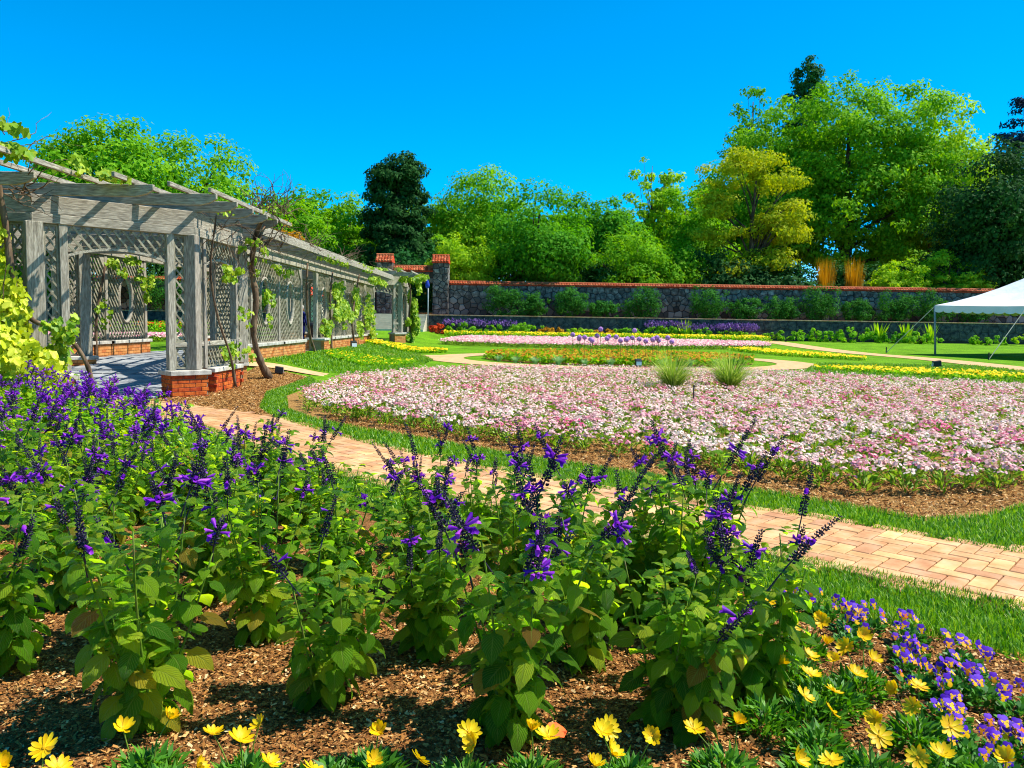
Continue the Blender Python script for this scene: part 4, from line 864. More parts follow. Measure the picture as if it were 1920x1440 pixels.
ALM = arcs(26, .4, .035, .8, .55, M_['t_lime'], 'leaves', .05)
for i in range(24):
    x = 2.2+3.5*(i+random.uniform(-.4, .4))/23; y = random.uniform(27.6, 30.2); hz = random.uniform(.82, 1.02)+(.22 if i in (7, 15) else 0)
    T = thing('allium', (x, y, .02), 'purple globe allium on a thin stalk above the middle bed', 'flower', 'alliums in the middle bed'); mb = MB(); mb.tube([(0, 0, 0), (.01, 0, hz*.5), (0, .01, hz)], .008, 5); put('stalk', mb.mesh('stalk', M_['salstem']), None, T, True)
    tag(put('flower_globe', GLB, Matrix.Translation((0, 0, hz)) @ Matrix.Diagonal((1.1, 1.1, 1.1, 1)), T, True), kind='stuff'); tag(put('leaves', ALM, Matrix.Rotation(i, 4, 'Z'), T, True), kind='stuff')
def spot(x, y, z, rz, label, s_=1.):
    T = thing('ground_spotlight', (x, y, z), label, 'lamp', 'garden spotlights', rz, s_)
    put('housing', prism('housing', [(-.1, .05), (.12, .02), (.15, .2), (-.08, .24)], .2, M_['black'], .012), None, T, True)
    mb = MB(); mb.box(Matrix.Translation((.145, 0, .11)) @ Matrix.Rotation(-.16, 4, 'Y'), .012, .16, .14); put('lens', mb.mesh('lens', M_['lens']), None, T, True)
    mb = MB(); mb.lathe([(.001, 0), (.09, 0), (.09, .02), (.03, .03), (.025, .06), (.001, .06)], 10); put('base', mb.mesh('base', M_['black']), None, T, True)
spot(-5.62, 18.9, h1(-5.62, 18.9), .3, 'black ground spotlight beside the gnarled vine trunk', .85); spot(-6.35, 31.5, h1(-6.35, 31.5), -1.2, 'black ground spotlight against the brick foot of the pergola walk', 1.2)
spot(4.3, 26.9, .02, -1.57, 'small grey spotlight in front of the coleus bed', 1.1); spot(15.6, 28.9, .03, 2.9, 'black ground spotlight by the lawn path at right', 1.15)
mb = MB(); mb.tube([(0, 0, 0), (.005, 0, .25), (0, 0, .46)], .012, 6); mb.lathe([(.001, .46), (.02, .45), (.02, .43)], 6); tag(put('plant_stake', mb.mesh('plant_stake', M_['black']), Matrix.Translation((3.1, 13.4, 0))), 'thin black stake standing in the pink bed', 'stake')

# ================================================================== FOLIAGE BUILDERS
def leaf_cloud(lobes, nc, n, ls, cr_, flat=.6, inner=.2, updir=.5):
    """leaves gathered in clumps over the lobes (cx,cy,cz,rx,ry,rz)"""
    lobes = np.array(lobes, float); vol = (lobes[:, 3]*lobes[:, 4]*lobes[:, 5])**.67; pick = rng.choice(len(lobes), nc, p=vol/vol.sum()); d = rdir(nc); rad = np.where(rng.random(nc) < inner, rng.uniform(.25, .75, nc), rng.uniform(.78, 1.06, nc))
    C = lobes[pick, :3]+d*lobes[pick, 3:]*rad[:, None]; out = d/lobes[pick, 3:]; out /= np.linalg.norm(out, axis=1)[:, None]
    w_ = rng.uniform(.6, 1.35, nc); ci = rng.choice(nc, n, p=w_**2/(w_**2).sum()); q = rdir(n)*(rng.random(n)**.45)[:, None]; off = q*[1, 1, flat]*(cr_*w_[ci])[:, None]
    P = C[ci]+off; N = out[ci]*.5+q*.7+np.array([[0, 0, updir]])+rdir(n)*.55; A = np.cross(N, rdir(n))+np.array([[0, 0, -.35]])
    V, F = scat(TRI_V, TRI_F, frames(P, A, N, ls*rng.uniform(.65, 1.4, n))); tone = np.clip(.5+.35*(rng.random(nc)-.5)[ci]+.3*(rng.random(n)-.5)*1.6, 0, 1)
    return V, F, tone, C
def tree(name, label, x, y, z0, lobes, n, ls, mat_, tr=.3, nc=90, cr_=.9, limbs=14, top=.8, flat=.6, inner=.2, group=None, bare=0, lean=(0, 0)):
    T = thing(name, (x, y, z0), label, 'tree', group); V, F, t, C = leaf_cloud(lobes, nc, n, ls, cr_, flat, inner)
    tag(put('crown', nmesh('crown', V, F, M_[mat_], t), None, T, True), kind='stuff')
    zt = max(l[2]+l[5] for l in lobes)*top; mb = MB(); k = 7; cx = np.mean([l[0] for l in lobes]); cy_ = np.mean([l[1] for l in lobes]); tp = []
    for i in range(k):
        q = i/(k-1); tp.append(Vector((cx*q+random.uniform(-.12, .12)*min(q*3, 1), cy_*q+random.uniform(-.12, .12), zt*q-.3*(i == 0))))
    mb.tube(tp, [tr*(1.25 if i == 0 else 1-.8*i/(k-1)) for i in range(k)], 8)
    idx = rng.choice(len(C), min(limbs, len(C)), replace=False)
    for j in idx:
        c = Vector(C[j]); q = min(max((c.z/zt)*random.uniform(.45, .75), .18), .92); i = int(q*(k-1)); f_ = q*(k-1)-i; s_ = tp[i].lerp(tp[i+1], f_); r_ = tr*(1-.8*q)*.5
        m1 = s_.lerp(c, .4)+Vector((random.uniform(-.2, .2), random.uniform(-.2, .2), random.uniform(-.1, .35))); m2 = s_.lerp(c, .75)+Vector((random.uniform(-.2, .2), random.uniform(-.2, .2), random.uniform(0, .3)))
        mb.tube([s_, m1, m2, c], [r_, r_*.7, r_*.45, r_*.2], 5)
    put('trunk', mb.mesh('trunk', M_['bark'], True), None, T, True); return T
def shrub(name, label, x, y, z0, rx, ry, hz, n, ls, mat_, group=None, nc=40, flow=None, box=False, cat='shrub'):
    T = thing(name, (x, y, z0), label, cat, group); lob = [(0, 0, hz*.5, rx, ry, hz*.5)] if not box else [(sx*rx*.35, 0, hz*q, rx*.7, ry*.9, hz*.36) for sx in (-1, 1) for q in (.33, .64)]
    V, F, t, C = leaf_cloud(lob, nc, n, ls, min(rx, hz*.5)*.33, .8, .25); V[:, 2] = np.maximum(V[:, 2], .01); tag(put('foliage', nmesh('foliage', V, F, M_[mat_], t), None, T, True), kind='stuff')
    mb = MB()
    for j in range(4): c = Vector(C[j]); mb.tube([(0, 0, 0), (c.x*.4, c.y*.4, c.z*.6), tuple(c)], [.03, .02, .008], 5)
    put('stem', mb.mesh('stem', M_['bark']), None, T, True)
    if flow:
        fm, nf, fs, up = flow; P = np.column_stack([rng.uniform(-rx, rx, nf), rng.uniform(-ry, ry, nf), hz*rng.uniform(.75, 1.0, nf)+rng.random(nf)*up]); N = np.array([[0, -.6, 1.]])+rdir(nf)*.6
        V, F = scat(DIA_V, DIA_F, frames(P, np.array([[0, 0, 1.]])+rdir(nf)*.5, rdir(nf), fs*rng.uniform(.7, 1.3, nf))); tag(put('blossoms', nmesh('blossoms', V, F, M_[fm], rng.random(len(F))), None, T, True), kind='stuff')
    return T

# ================================================================== WALLS BEHIND
def stones(u0, u1, z0, z1, size, seed):
    """irregular stones filling a rectangle: polygons from a jittered grid"""
    rs = random.Random(seed); nu = max(1, round((u1-u0)/size)); nz = max(1, round((z1-z0)/size)); su, sz = (u1-u0)/nu, (z1-z0)/nz; S_ = {}
    for i in range(-2, nu+2):
        for j in range(-2, nz+2): S_[i, j] = (u0+(i+.5+rs.uniform(-.42, .42)+(.5 if j % 2 else 0))*su, z0+(j+.5+rs.uniform(-.4, .4))*sz)
    out = []
    for i in range(-1, nu+1):
        for j in range(-1, nz+1):
            c = S_[i, j]; poly = [(u0, z0), (u1, z0), (u1, z1), (u0, z1)]
            for di in (-2, -1, 0, 1, 2):
                for dj in (-2, -1, 0, 1, 2):
                    q = S_.get((i+di, j+dj))
                    if q is None or q == c: continue
                    nx_, nz_ = q[0]-c[0], q[1]-c[1]; mx_, mz_ = (q[0]+c[0])/2, (q[1]+c[1])/2; new = []
                    for k in range(len(poly)):
                        a, b = poly[k], poly[(k+1) % len(poly)]; da = (a[0]-mx_)*nx_+(a[1]-mz_)*nz_; db = (b[0]-mx_)*nx_+(b[1]-mz_)*nz_
                        if da <= 0: new.append(a)
                        if da*db < 0: t = da/(da-db); new.append((a[0]+(b[0]-a[0])*t, a[1]+(b[1]-a[1])*t))
                    poly = new
                    if not poly: break
                if not poly: break
            if len(poly) > 2: out.append(poly)
    return out
def stone_into(mb, poly, y, proud, flip=1, axis='y', gap=.03):
    cx = sum(p[0] for p in poly)/len(poly); cz = sum(p[1] for p in poly)/len(poly); rad = max(math.hypot(p[0]-cx, p[1]-cz) for p in poly)+1e-6; n = len(poly); V = []
    for sh, d in ((gap, .08), (gap, -proud*.6), (gap+.06, -proud)):
        for p in poly:
            q = max(0, 1-sh/max(rad*.75, .05)); u, z = cx+(p[0]-cx)*q, cz+(p[1]-cz)*q
            V.append((u, y+d*flip, z) if axis == 'y' else (y+d*flip, u, z))
    F = [(r_*n+k, r_*n+(k+1) % n, (r_+1)*n+(k+1) % n, (r_+1)*n+k) for r_ in range(2) for k in range(n)]+[tuple(2*n+k for k in range(n))]
    mb.add(V, F); return len(F)
def set_rnd(me, counts):
    a = me.attributes.new('rnd', 'FLOAT', 'FACE'); a.data.foreach_set('value', np.concatenate([np.full(c, rng.random()) for c in counts]).astype(np.float32))
def tiles(x0, x1, yc, z0, rise, half, parent, step=.2, rows=2, back=True):
    mb = MB(); cnt = []
    for sgn in ((-1, 1) if back else (-1,)):
        n = int((x1-x0)/step)
        for i in range(n):
            xc = x0+(i+.5)*(x1-x0)/n
            for r_ in range(rows):
                t0, t1 = r_/rows, (r_+1)/rows+.06; V = []
                for t, lift in ((t0, .035), (min(t1, 1.02), .0)):
                    yy = yc+sgn*half*(1-t); zz = z0+rise*t+lift*.9
                    for k in range(5):
                        a = PI*k/4; V.append((xc+math.cos(a)*step*.5, yy, zz+math.sin(a)*step*.42))
                mb.add(V, [(k, k+1, 6+k, 5+k) for k in range(4)]+[(4, 3, 2, 1, 0)]); cnt.append(5)
    mb.tube([(x0, yc, z0+rise+.03), (x1, yc, z0+rise+.03)], .09, 8); cnt.append(10)
    me = mb.mesh('roof_tiles', M_['tile']); set_rnd(me, cnt); tag(put('roof_tiles', me, None, parent), kind='stuff')
    mb = MB(); mb.abox(x0, x1, yc-half+.03, yc+half-.03, z0-.04, z0+.0); mb.add([(x0, yc-half+.04, z0), (x1, yc-half+.04, z0), (x1, yc+half-.04, z0), (x0, yc+half-.04, z0), (x0, yc, z0+rise), (x1, yc, z0+rise)], [(0, 1, 5, 4), (2, 3, 4, 5), (0, 4, 3), (1, 2, 5)])
    put('cap_core', mb.mesh('cap_core', M_['redroof']), None, parent)
def stone_wall(x0, x1, z0, z1, label, single, y=61.):
    T = thing('stone_wall', ((x0+x1)/2, y, z0), label, 'wall'); mb = MB(); mb.abox(x0, x1, y, y+.55, z0-.3, z1); put('wall_core', mb.mesh('wall_core', M_['stonejoint']), None, T)
    ps = stones(x0, x1, z0, z1, .5, int(x0*7)); rest = MB(); cn = []; ps.sort(key=lambda p: -min(q[1] for q in p)+.02*abs(p[0][0]-12)); k = 0
    for p in ps:
        if single and k < 300:
            mb = MB(); stone_into(mb, p, y-.0, random.uniform(.04, .1)); put('stone', mb.mesh('stone', M_['stone']), None, T); k += 1
        else: cn.append(stone_into(rest, p, y, random.uniform(.04, .1)))
    if cn: me = rest.mesh('stones_beyond', M_['stone_r']); set_rnd(me, cn); tag(put('stones_beyond', me, None, T), kind='stuff')
    tiles(x0, x1, y+.28, z1+.02, .2, .42, T); return T
stone_wall(-4.95, 42, 1.9, 4.22, 'dark field stone wall with red clay tile cap behind the terrace shrubs', True)
stone_wall(-62, -10.6, 1.9, 4.22, 'dark stone wall with red tile cap left of the gate, seen through the pergola', False)
def pillar(x, label):
    y = 61.2; T = thing('stone_pillar', (x, y, 1.9), label, 'pillar', 'gate pillars'); mb = MB(); mb.abox(x-.58, x+.58, y-.55, y+.6, 1.6, 5.85); put('pillar_core', mb.mesh('pillar_core', M_['stonejoint']), None, T)
    for p in stones(x-.58, x+.58, 1.9, 5.85, .42, int(x*11)):
        mb = MB(); stone_into(mb, p, y-.55, random.uniform(.04, .09)); put('stone', mb.mesh('stone', M_['stone']), None, T)
    rest = MB(); cn = []
    for p in stones(y-.55, y+.6, 1.9, 5.85, .42, int(x*13)): cn.append(stone_into(rest, p, x+.58, .06, -1, 'x'))
    me = rest.mesh('side_stones', M_['stone_r']); set_rnd(me, cn); tag(put('side_stones', me, None, T), kind='stuff'); tiles(x-.66, x+.66, y, 5.87, .55, .72, T, .19, 4)
pillar(-5.6, 'stone gate pillar with red tile cap, right of the steps'); pillar(-9.9, 'stone gate pillar with red tile cap rising behind the pergola roof')
T = thing('gate_lintel', (-7.75, 61.3, 4.5), 'short tiled wall over the gateway between the two stone pillars', 'wall'); mb = MB(); mb.abox(-9.3, -6.2, 61.1, 61.6, 4.3, 5.2); put('wall_core', mb.mesh('wall_core', M_['stonejoint']), None, T); rest = MB(); cn = [stone_into(rest, p, 61.1, .05) for p in stones(-9.3, -6.2, 4.3, 5.2, .45, 5)]
me = rest.mesh('stones', M_['stone_r']); set_rnd(me, cn); tag(put('stones', me, None, T), kind='stuff'); tiles(-9.3, -6.2, 61.35, 5.22, .35, .45, T, .19, 2)
def retaining(x0, x1, label):
    T = thing('retaining_wall', ((x0+x1)/2, 58, .6), label, 'wall'); mb = MB(); mb.abox(x0, x1, 57.85, 58.2, 0, 1.82); put('wall_core', mb.mesh('wall_core', M_['stonejoint']), None, T); rest = MB(); cn = [stone_into(rest, p, 57.86, random.uniform(.02, .06), 1, 'y', .02) for p in stones(x0, x1, .5, 1.82, .62, 3)]
    me = rest.mesh('stones', M_['retain']); tag(put('stones', me, None, T), kind='stuff'); x = x0
    while x < x1: member('coping', (x, 57.98, 1.855), (min(x+1.49, x1), 57.98, 1.855), .42, .07, M_['terra'], T); x += 1.5
retaining(-6.25, 42, 'low dark retaining wall with thin pale coping behind the flower border'); retaining(-60, -10.6, 'low dark retaining wall seen through the pergola openings')
st = thing('stone_steps', (-8.4, 56, .6), 'flight of pale stone steps climbing to the gateway behind the far pavilion', 'steps')
for i in range(8): mb = MB(); z = .66+.155*i; mb.abox(-10.55, -6.3, 55.4+.33*i, 58.15, z, z+.152); put('step', mb.mesh('step', M_['plaster']), None, st)
mb = MB(); mb.tube([(-6.15, 57.2, .6), (-6.15, 57.2, 4.2)], .05, 8); T = thing('flag_pole', (-6.15, 57.2, .6), 'thin pale pole with a furled blue cloth beside the steps', 'pole'); put('pole', mb.mesh('pole', M_['metal'], True), None, T)
mb = MB(); mb.lathe([(.02, 0), (.13, .06), (.16, .25), (.1, .5), (.03, .62)], 9, (-6.2, 57.2, 3.75)); put('furled_cloth', mb.mesh('furled_cloth', M_['blue'], True), None, T)
# little house with a red roof beyond the walk
T = thing('garden_house', (-15.0, 56, .6), 'small cream hut with a red roof seen through the pergola doorway', 'hut'); mb = MB(); mb.abox(-16.3, -13.7, 54.8, 57.2, .3, 3.1); put('wall', mb.mesh('wall', M_['plaster']), None, T)
mb = MB(); mb.add([(-16.8, 54.3, 3.05), (-13.2, 54.3, 3.05), (-13.2, 57.7, 3.05), (-16.8, 57.7, 3.05), (-15, 56, 4.05)], [(0, 1, 4), (1, 2, 4), (2, 3, 4), (3, 0, 4), (3, 2, 1, 0)]); put('roof', mb.mesh('roof', M_['redroof']), None, T)
mb = MB(); mb.abox(-15.4, -14.5, 54.74, 54.8, .6, 2.5); put('door', mb.mesh('door', M_['black']), None, T)
# bin and visitor in the walk
mb = MB(); mb.lathe([(.001, 0), (.25, 0), (.28, .1), (.29, .75), (.31, .78), (.31, .84), (.24, .93), (.001, .95)], 14); tag(put('litter_bin', mb.mesh('litter_bin', M_['black'], True), Matrix.Translation((-9.1, 36.2, h1(-9.1, 36.2)))), 'black litter bin standing inside the pergola doorway', 'bin')
def person(x, y, z, rz, label):
    T = thing('person', (x, y, z), label, 'person', None, rz); J = {'pel': (0, 0, .9), 'wst': (0, .01, 1.06), 'chs': (0, .02, 1.28), 'nck': (0, .02, 1.42)}
    Vv = [(0, 0, .92), (0, .01, 1.08), (0, .02, 1.27), (0, .02, 1.40), (0, .0, 1.47),
          (.1, 0, .86), (.11, -.03, .48), (.11, .03, .09), (.12, -.09, .04), (-.1, 0, .86), (-.11, .04, .48), (-.11, .1, .09), (-.12, -.02, .04),
          (.17, .02, 1.35), (.22, .03, 1.1), (.2, -.08, .88), (.19, -.12, .8), (-.17, .02, 1.35), (-.22, .03, 1.1), (-.2, -.06, .88), (-.19, -.1, .8)]
    Ee = [(0, 1), (1, 2), (2, 3), (3, 4), (0, 5), (5, 6), (6, 7), (7, 8), (0, 9), (9, 10), (10, 11), (11, 12), (3, 13), (13, 14), (14, 15), (15, 16), (3, 17), (17, 18), (18, 19), (19, 20)]
    Rr = [.14, .125, .145, .1, .05, .09, .065, .045, .04, .09, .065, .045, .04, .06, .047, .037, .03, .06, .047, .037, .03]
    me = bpy.data.meshes.new('body'); me.from_pydata(Vv, Ee, []); me.materials.append(M_['navy']); o = put('body', me, None, T, True); md = o.modifiers.new('skin', 'SKIN'); ss = o.modifiers.new('sub', 'SUBSURF'); ss.levels = ss.render_levels = 2
    for i, r_ in enumerate(Rr): o.data.skin_vertices[0].data[i].radius = (r_, r_*.85)
    o.data.skin_vertices[0].data[0].use_root = True
    mb = MB(); mb.lathe([(.03, 1.42), (.045, 1.46), (.07, 1.5), (.082, 1.56), (.085, 1.62), (.07, 1.68), (.03, 1.715), (.001, 1.72)], 12); mb.add([(-.012, -.08, 1.575), (.012, -.08, 1.575), (0, -.105, 1.565), (0, -.08, 1.6)], [(0, 1, 2), (0, 2, 3), (1, 3, 2)]); put('head', mb.mesh('head', M_['skin'], True), None, T, True)
    mb = MB(); mb.lathe([(.088, 1.58), (.095, 1.64), (.08, 1.7), (.04, 1.735), (.001, 1.74)], 12, (0, .012, 0)); put('hair', mb.mesh('hair', M_['hair'], True), None, T, True)
person(-9.75, 36.6, h1(-9.7, 36.6), 2.6, 'person in dark blue clothes with grey hair walking inside the pergola')

# white marquee at the right
A_, B_ = Vector((23.2, 43.6, 0)), Vector((26.6, 33.0, 0)); e = (B_-A_); pn = Vector((-e.y, e.x, 0)).normalized()*e.length; C_ = B_+pn; D_ = A_+pn; cen = (A_+C_)/2; T = thing('marquee', tuple(cen), 'white canvas marquee with scalloped valance on the lawn at right', 'tent')
mb = MB(); cor = [A_, B_, C_, D_]; n = 8; ez = 2.72
for i in range(4):
    p, q = cor[i]+Vector((0, 0, ez)), cor[(i+1) % 4]+Vector((0, 0, ez)); pk = cen+Vector((0, 0, 6.0)); G = []
    for r_ in range(n+1):
        t = r_/n; a = p.lerp(pk, t); b = q.lerp(pk, t); sag = -.55*math.sin(PI*t)*(1-t)
        for k in range(n+1): m = a.lerp(b, k/n); G.append(m+Vector((0, 0, sag-.12*math.sin(PI*k/n)*(1-t))))
    mb.add(G, [(r_*(n+1)+k, r_*(n+1)+k+1, (r_+1)*(n+1)+k+1, (r_+1)*(n+1)+k) for r_ in range(n) for k in range(n)])
put('canopy', mb.mesh('canopy', M_['canvas'], True), None, T)
for i in range(4):
    p, q = cor[i], cor[(i+1) % 4]; ou = (q-p).normalized().cross(Vector((0, 0, 1)))*.02; V = []; nn = 18*6
    for k in range(nn+1):
        b = p.lerp(q, k/nn); sc = abs(math.sin(PI*k/6))**.6; up = -.12*math.sin(PI*k/nn); V += [b+ou+Vector((0, 0, ez+up-.01)), b+ou*2+Vector((0, 0, ez+up-.3-.09*sc))]
    mb = MB(); mb.add(V, [(2*k, 2*k+1, 2*k+3, 2*k+2) for k in range(nn)]); put('valance', mb.mesh('valance', M_['canvas']), None, T)
for c in cor+[(A_+B_)/2, (C_+D_)/2]:
    o_ = (c-cen).normalized(); mb = MB(); mb.tube([c-o_*.15+Vector((0, 0, h1(c.x, c.y)-.02)), c+Vector((0, 0, ez-.05))], .055, 8); put('pole', mb.mesh('pole', M_['metal'], True), None, T)
    mb = MB(); g = c+o_*2.3; mb.tube([c+Vector((0, 0, ez-.05)), Vector((g.x, g.y, h1(g.x, g.y)))], .02, 5); put('guy_rope', mb.mesh('guy_rope', M_['plaster']), None, T); mb = MB(); mb.tube([(g.x, g.y, -.05), (g.x, g.y, .35)], .03, 6); put('peg', mb.mesh('peg', M_['black']), None, T)

# ================================================================== TERRACE SHRUBS AND BORDER
def gz(y): return float(np.interp(y, gy2, gz2))
for i, (x, zt, hw) in enumerate([(-.91, 4.16, 1.29), (1.5, 3.6, 1.13), (4.3, 4.04, 1.29), (6.92, 3.16, 1.13), (9.58, 4.24, 1.37), (14.82, 4.36, 1.45), (17.54, 3.52, 1.21), (20.13, 3.8, 1.37), (23.22, 4.53, 1.45), (25.96, 3.49, 1.13), (28.73, 4.09, 1.37), (31.5, 4.21, 1.45), (35, 3.8, 1.5)]):
    shrub('clipped_shrub', ['clipped evergreen shrub against the stone wall, first from the gate pillar', 'low dark shrub second from the gate pillar', 'clipped shrub third from the gate pillar below bare stones', 'small low shrub fourth from the gate pillar', 'tall clipped shrub in the middle of the stone wall', 'tall upright clipped shrub right of the widest bare stretch of wall', 'low loose shrub right of a tall clipped one', 'medium shrub with open foliage between two tall ones', 'tallest clipped shrub below the golden bamboo', 'small round shrub right of the tallest one', 'wide dark shrub near the marquee', 'tall dark shrub just left of the marquee corner', 'dark shrub behind the marquee'][i], x, 59.6, 1.86, hw, .75, zt-1.86, 3600, .13, 't_hedge', 'shrubs along the stone wall', 70, None, i not in (2, 6, 9))
for i, (x, h_) in enumerate([(-27.5, 2.6), (-24.8, 2.2), (-22, 2.7), (-19, 2.4)]): shrub('clipped_shrub', 'dark shrub on the terrace, %s from the left, seen through the pergola' % ['first', 'second', 'third', 'fourth'][i], x, 59.6, 1.86, 1.4, .8, h_, 2000, .14, 't_hedge', 'shrubs seen through the pergola')
BP = [(-5.4, 56.6, .8, .5, .75, 'f_red', None, 'russet leaved plant at the foot of the steps'), (-3.6, 56.8, 1.4, .5, .95, 't_border', ('f_purple', 260, .14, .3), 'clump of purple flower spikes at the left end of the border'), (-1.2, 56.9, 1.5, .5, .9, 't_border', ('f_purple', 260, .14, .3), 'second clump of purple flower spikes in the border'),
      (1.0, 56.8, 1.2, .5, 1.15, 't_border', None, 'feathery green clump between purple spikes and coleus'), (2.8, 56.5, 1.0, .5, .8, 'f_coleus', None, 'bronze and gold leaved clump in the border'), (4.8, 56.3, 1.3, .5, .75, 't_lime', None, 'light green mound right of the bronze leaves'), (6.4, 56.6, 1.0, .5, .7, 'f_coleus', None, 'second bronze leaved clump in the border'),
      (8.4, 56.6, 1.4, .5, .8, 't_border', None, 'green mound in front of the middle of the retaining wall'), (11, 57, 1.5, .4, 1.0, 't_border', ('f_purple', 300, .16, .3), 'dark green clump with a few purple spikes'), (13.6, 56.9, 1.6, .5, .85, 't_border', ('f_purple', 280, .14, .3), 'clump of purple spikes right of the alliums'), (16.2, 56.8, 1.4, .5, .85, 't_border', ('f_purple', 450, .16, .35), 'last clump of purple spikes before the lawn'),
      (19.2, 55.5, 1.5, .6, .7, 't_border', None, 'low green mound where the lawn begins'), (21.6, 55.8, 1.5, .6, .95, 't_border', None, 'rounded green mound on the lawn edge'), (23.8, 55.2, 1.5, .7, 1.05, 't_border', None, 'larger rounded green mound on the lawn edge'), (26.2, 55.0, 1.5, .6, .9, 't_mid', None, 'blue green mound on the lawn edge'), (28.4, 54.8, 1.3, .6, .8, 't_border', None, 'low green mound below the yellow leaved plant'),
      (33, 54.5, 1.8, .6, .7, 't_border', None, 'leafy mound behind the marquee pole'), (36, 54, 2., .6, .9, 't_lime', None, 'bright green mound under the marquee')]
for x, y, rx, ry, hz, mt, fl_, lb in BP: shrub('border_plant', lb, x, y, h1(x, y), rx, ry, hz, 1500, .14, mt, 'plants of the border below the retaining wall', 26, fl_, False, 'plant')
CAN = arcs(30, 1.5, .22, .5, .3, M_['t_lime'], 'broad_leaves', .25)
for i, (x, y) in enumerate([(26.2, 56.6), (28.3, 56.8), (30, 56.7), (12.5, 57.2)]): T = thing('canna_plant', (x, y, h1(x, y)), ['broad leaved yellow green plant left of the marquee', 'second broad leaved plant left of the marquee pole', 'broad leaved plant behind the marquee rope', 'broad leaved plant rising above the purple spikes'][i], 'plant', 'broad leaved plants', i); tag(put('broad_leaves', CAN, None, T, True), kind='stuff')
bedding('border_flowers', [(-4.8, 54.6), (8, 53.2), (17.4, 53.2), (17.4, 56), (8, 55.6), (-4.8, 56)], 7000, 3600, M_['t_border'], M_['f_yellow'], .32, .36, .16, .055, 'low yellow flowers along the front of the far border')
bedding('west_border', [(-30, 48), (-13.4, 48), (-13.4, 52), (-30, 53)], 5000, 900, M_['t_border'], M_['f_red'], .5, .5, .2, .08, 'mixed border seen through the pergola')

# ================================================================== TREES
def L(*a): return list(a)
def ground_tree(name, label, x, y, ztop, hw, zbot, mat_, n=9000, ls=.34, nc=90, lob=None, **k):
    if n > 3500: n = int(n*2.0); nc = int(nc*2.4); hw *= 1.08; ls *= .9
    z0 = gz(y) if y > 58 else h1(x, y); h_ = ztop-z0; b = zbot-z0; rz = (h_-b)/2
    if lob is None:
        lob = [(0, 0, b+rz, hw*.85, hw*.8, rz)]
        for _ in range(4): a = random.uniform(0, 6.3); lob.append((math.cos(a)*hw*.45, math.sin(a)*hw*.45, b+rz*random.uniform(.55, 1.35), hw*.55, hw*.55, rz*.5))
    return tree(name, label, x, y, z0, lob, n, ls, mat_, k.pop('tr', .16+hw*.04), nc, k.pop('cr_', max(.6, hw*.24)), **k)
G = 'trees beyond the garden wall'
ground_tree('leafy_tree', 'bright green tree rising above the pergola roof at far left', -25.5, 50, 13.8, 3.9, 5, 't_bright', 12000, .3, 110, group=G, limbs=24)
ground_tree('leafy_tree', 'bright green tree above the pergola, right of the tallest left one', -21.8, 54, 13.6, 4.5, 5, 't_bright', 12000, .3, 110, group=G, limbs=24)
ground_tree('leafy_tree', 'green tree half hidden at the left edge behind the pergola', -33, 57, 12, 4.5, 3, 't_mid', 9000, .34, group=G)
ground_tree('leafy_tree', 'mid green tree between pergola roof and dark evergreen', -18.9, 70, 11.6, 3.6, 3.2, 't_bright', 9000, .34, group=G)
ground_tree('leafy_tree', 'light green rounded tree left of the dark evergreen', -15.6, 76, 12.9, 4.2, 3.5, 't_bright', 10000, .36, group=G)
ground_tree('golden_tree', 'small golden brown tree just above the pergola roof', -18.2, 63.5, 9.2, 1.9, 2.6, 't_orange', 3500, .28, group=G)
ground_tree('dark_evergreen', 'tall dark evergreen standing alone against the sky', -10.7, 72, 16.6, 3.0, 3.2, 't_deep', 19000, .34, 140, lob=[(0, 0, 4.5, 3.2, 2.9, 4.2), (0, 0, 7.5, 3.0, 2.6, 4), (.1, 0, 10.2, 2.7, 2.4, 2.8), (.7, 0, 12, 1.7, 1.7, 1.5), (-1.1, 0, 11.2, 1.5, 1.5, 1.4), (1.4, -.5, 5, 2.2, 2, 3.4)], group=G, inner=.35)
ground_tree('leafy_tree', 'light green tree at the right foot of the dark evergreen', -6.6, 74, 9.6, 2.4, 3.2, 't_bright', 5000, .32, group=G)
ground_tree('leafy_tree', 'broad green tree with the highest crown in the middle', -3.3, 82, 16.9, 5.3, 4.0, 't_bright', 15000, .36, 130, group=G)
ground_tree('leafy_tree', 'bushy light green tree close behind the gate pillar', -4.0, 64.5, 8.5, 2.7, 2.4, 't_lime', 7000, .26, 70, group=G)
ground_tree('spreading_tree', 'dark spreading tree with a pale forked trunk in the middle', 1.6, 66, 12.6, 4.8, 4.2, 't_mid', 12000, .3, 110, group=G, limbs=30, flat=.45)
ground_tree('leafy_tree', 'narrow green tree right of the spreading one', 6.2, 78, 14.1, 3.2, 3.6, 't_mid', 8000, .34, group=G)
ground_tree('leafy_tree', 'green tree with a pointed top in the middle right', 8.9, 74, 12.7, 3.5, 3.2, 't_mid', 9000, .34, group=G)
ground_tree('leafy_tree', 'low bright green tree hanging over the tiled wall', 9.6, 66, 9.0, 3.7, 2.4, 't_bright', 9000, .28, 80, group=G)
ground_tree('slender_tree', 'slender airy tree with thin bare stems against the sky', 14.0, 80, 18.6, 2.9, 9, 't_lime', 2600, .34, 46, group=G, limbs=40, tr=.16, top=.9, inner=.05)
ground_tree('slender_tree', 'second slender airy tree with yellowish leaves', 15.9, 82, 17.4, 2.6, 8, 't_lime', 3000, .34, 46, group=G, limbs=36, tr=.16, top=.9)
ground_tree('leafy_tree', 'bright green tree left of the golden layered tree', 16.4, 76, 14.2, 4.0, 3.2, 't_bright', 11000, .34, 100, group=G)
ground_tree('leafy_tree', 'low green tree under the slender ones', 13.2, 68, 8.6, 3.4, 2.4, 't_bright', 8000, .3, group=G)
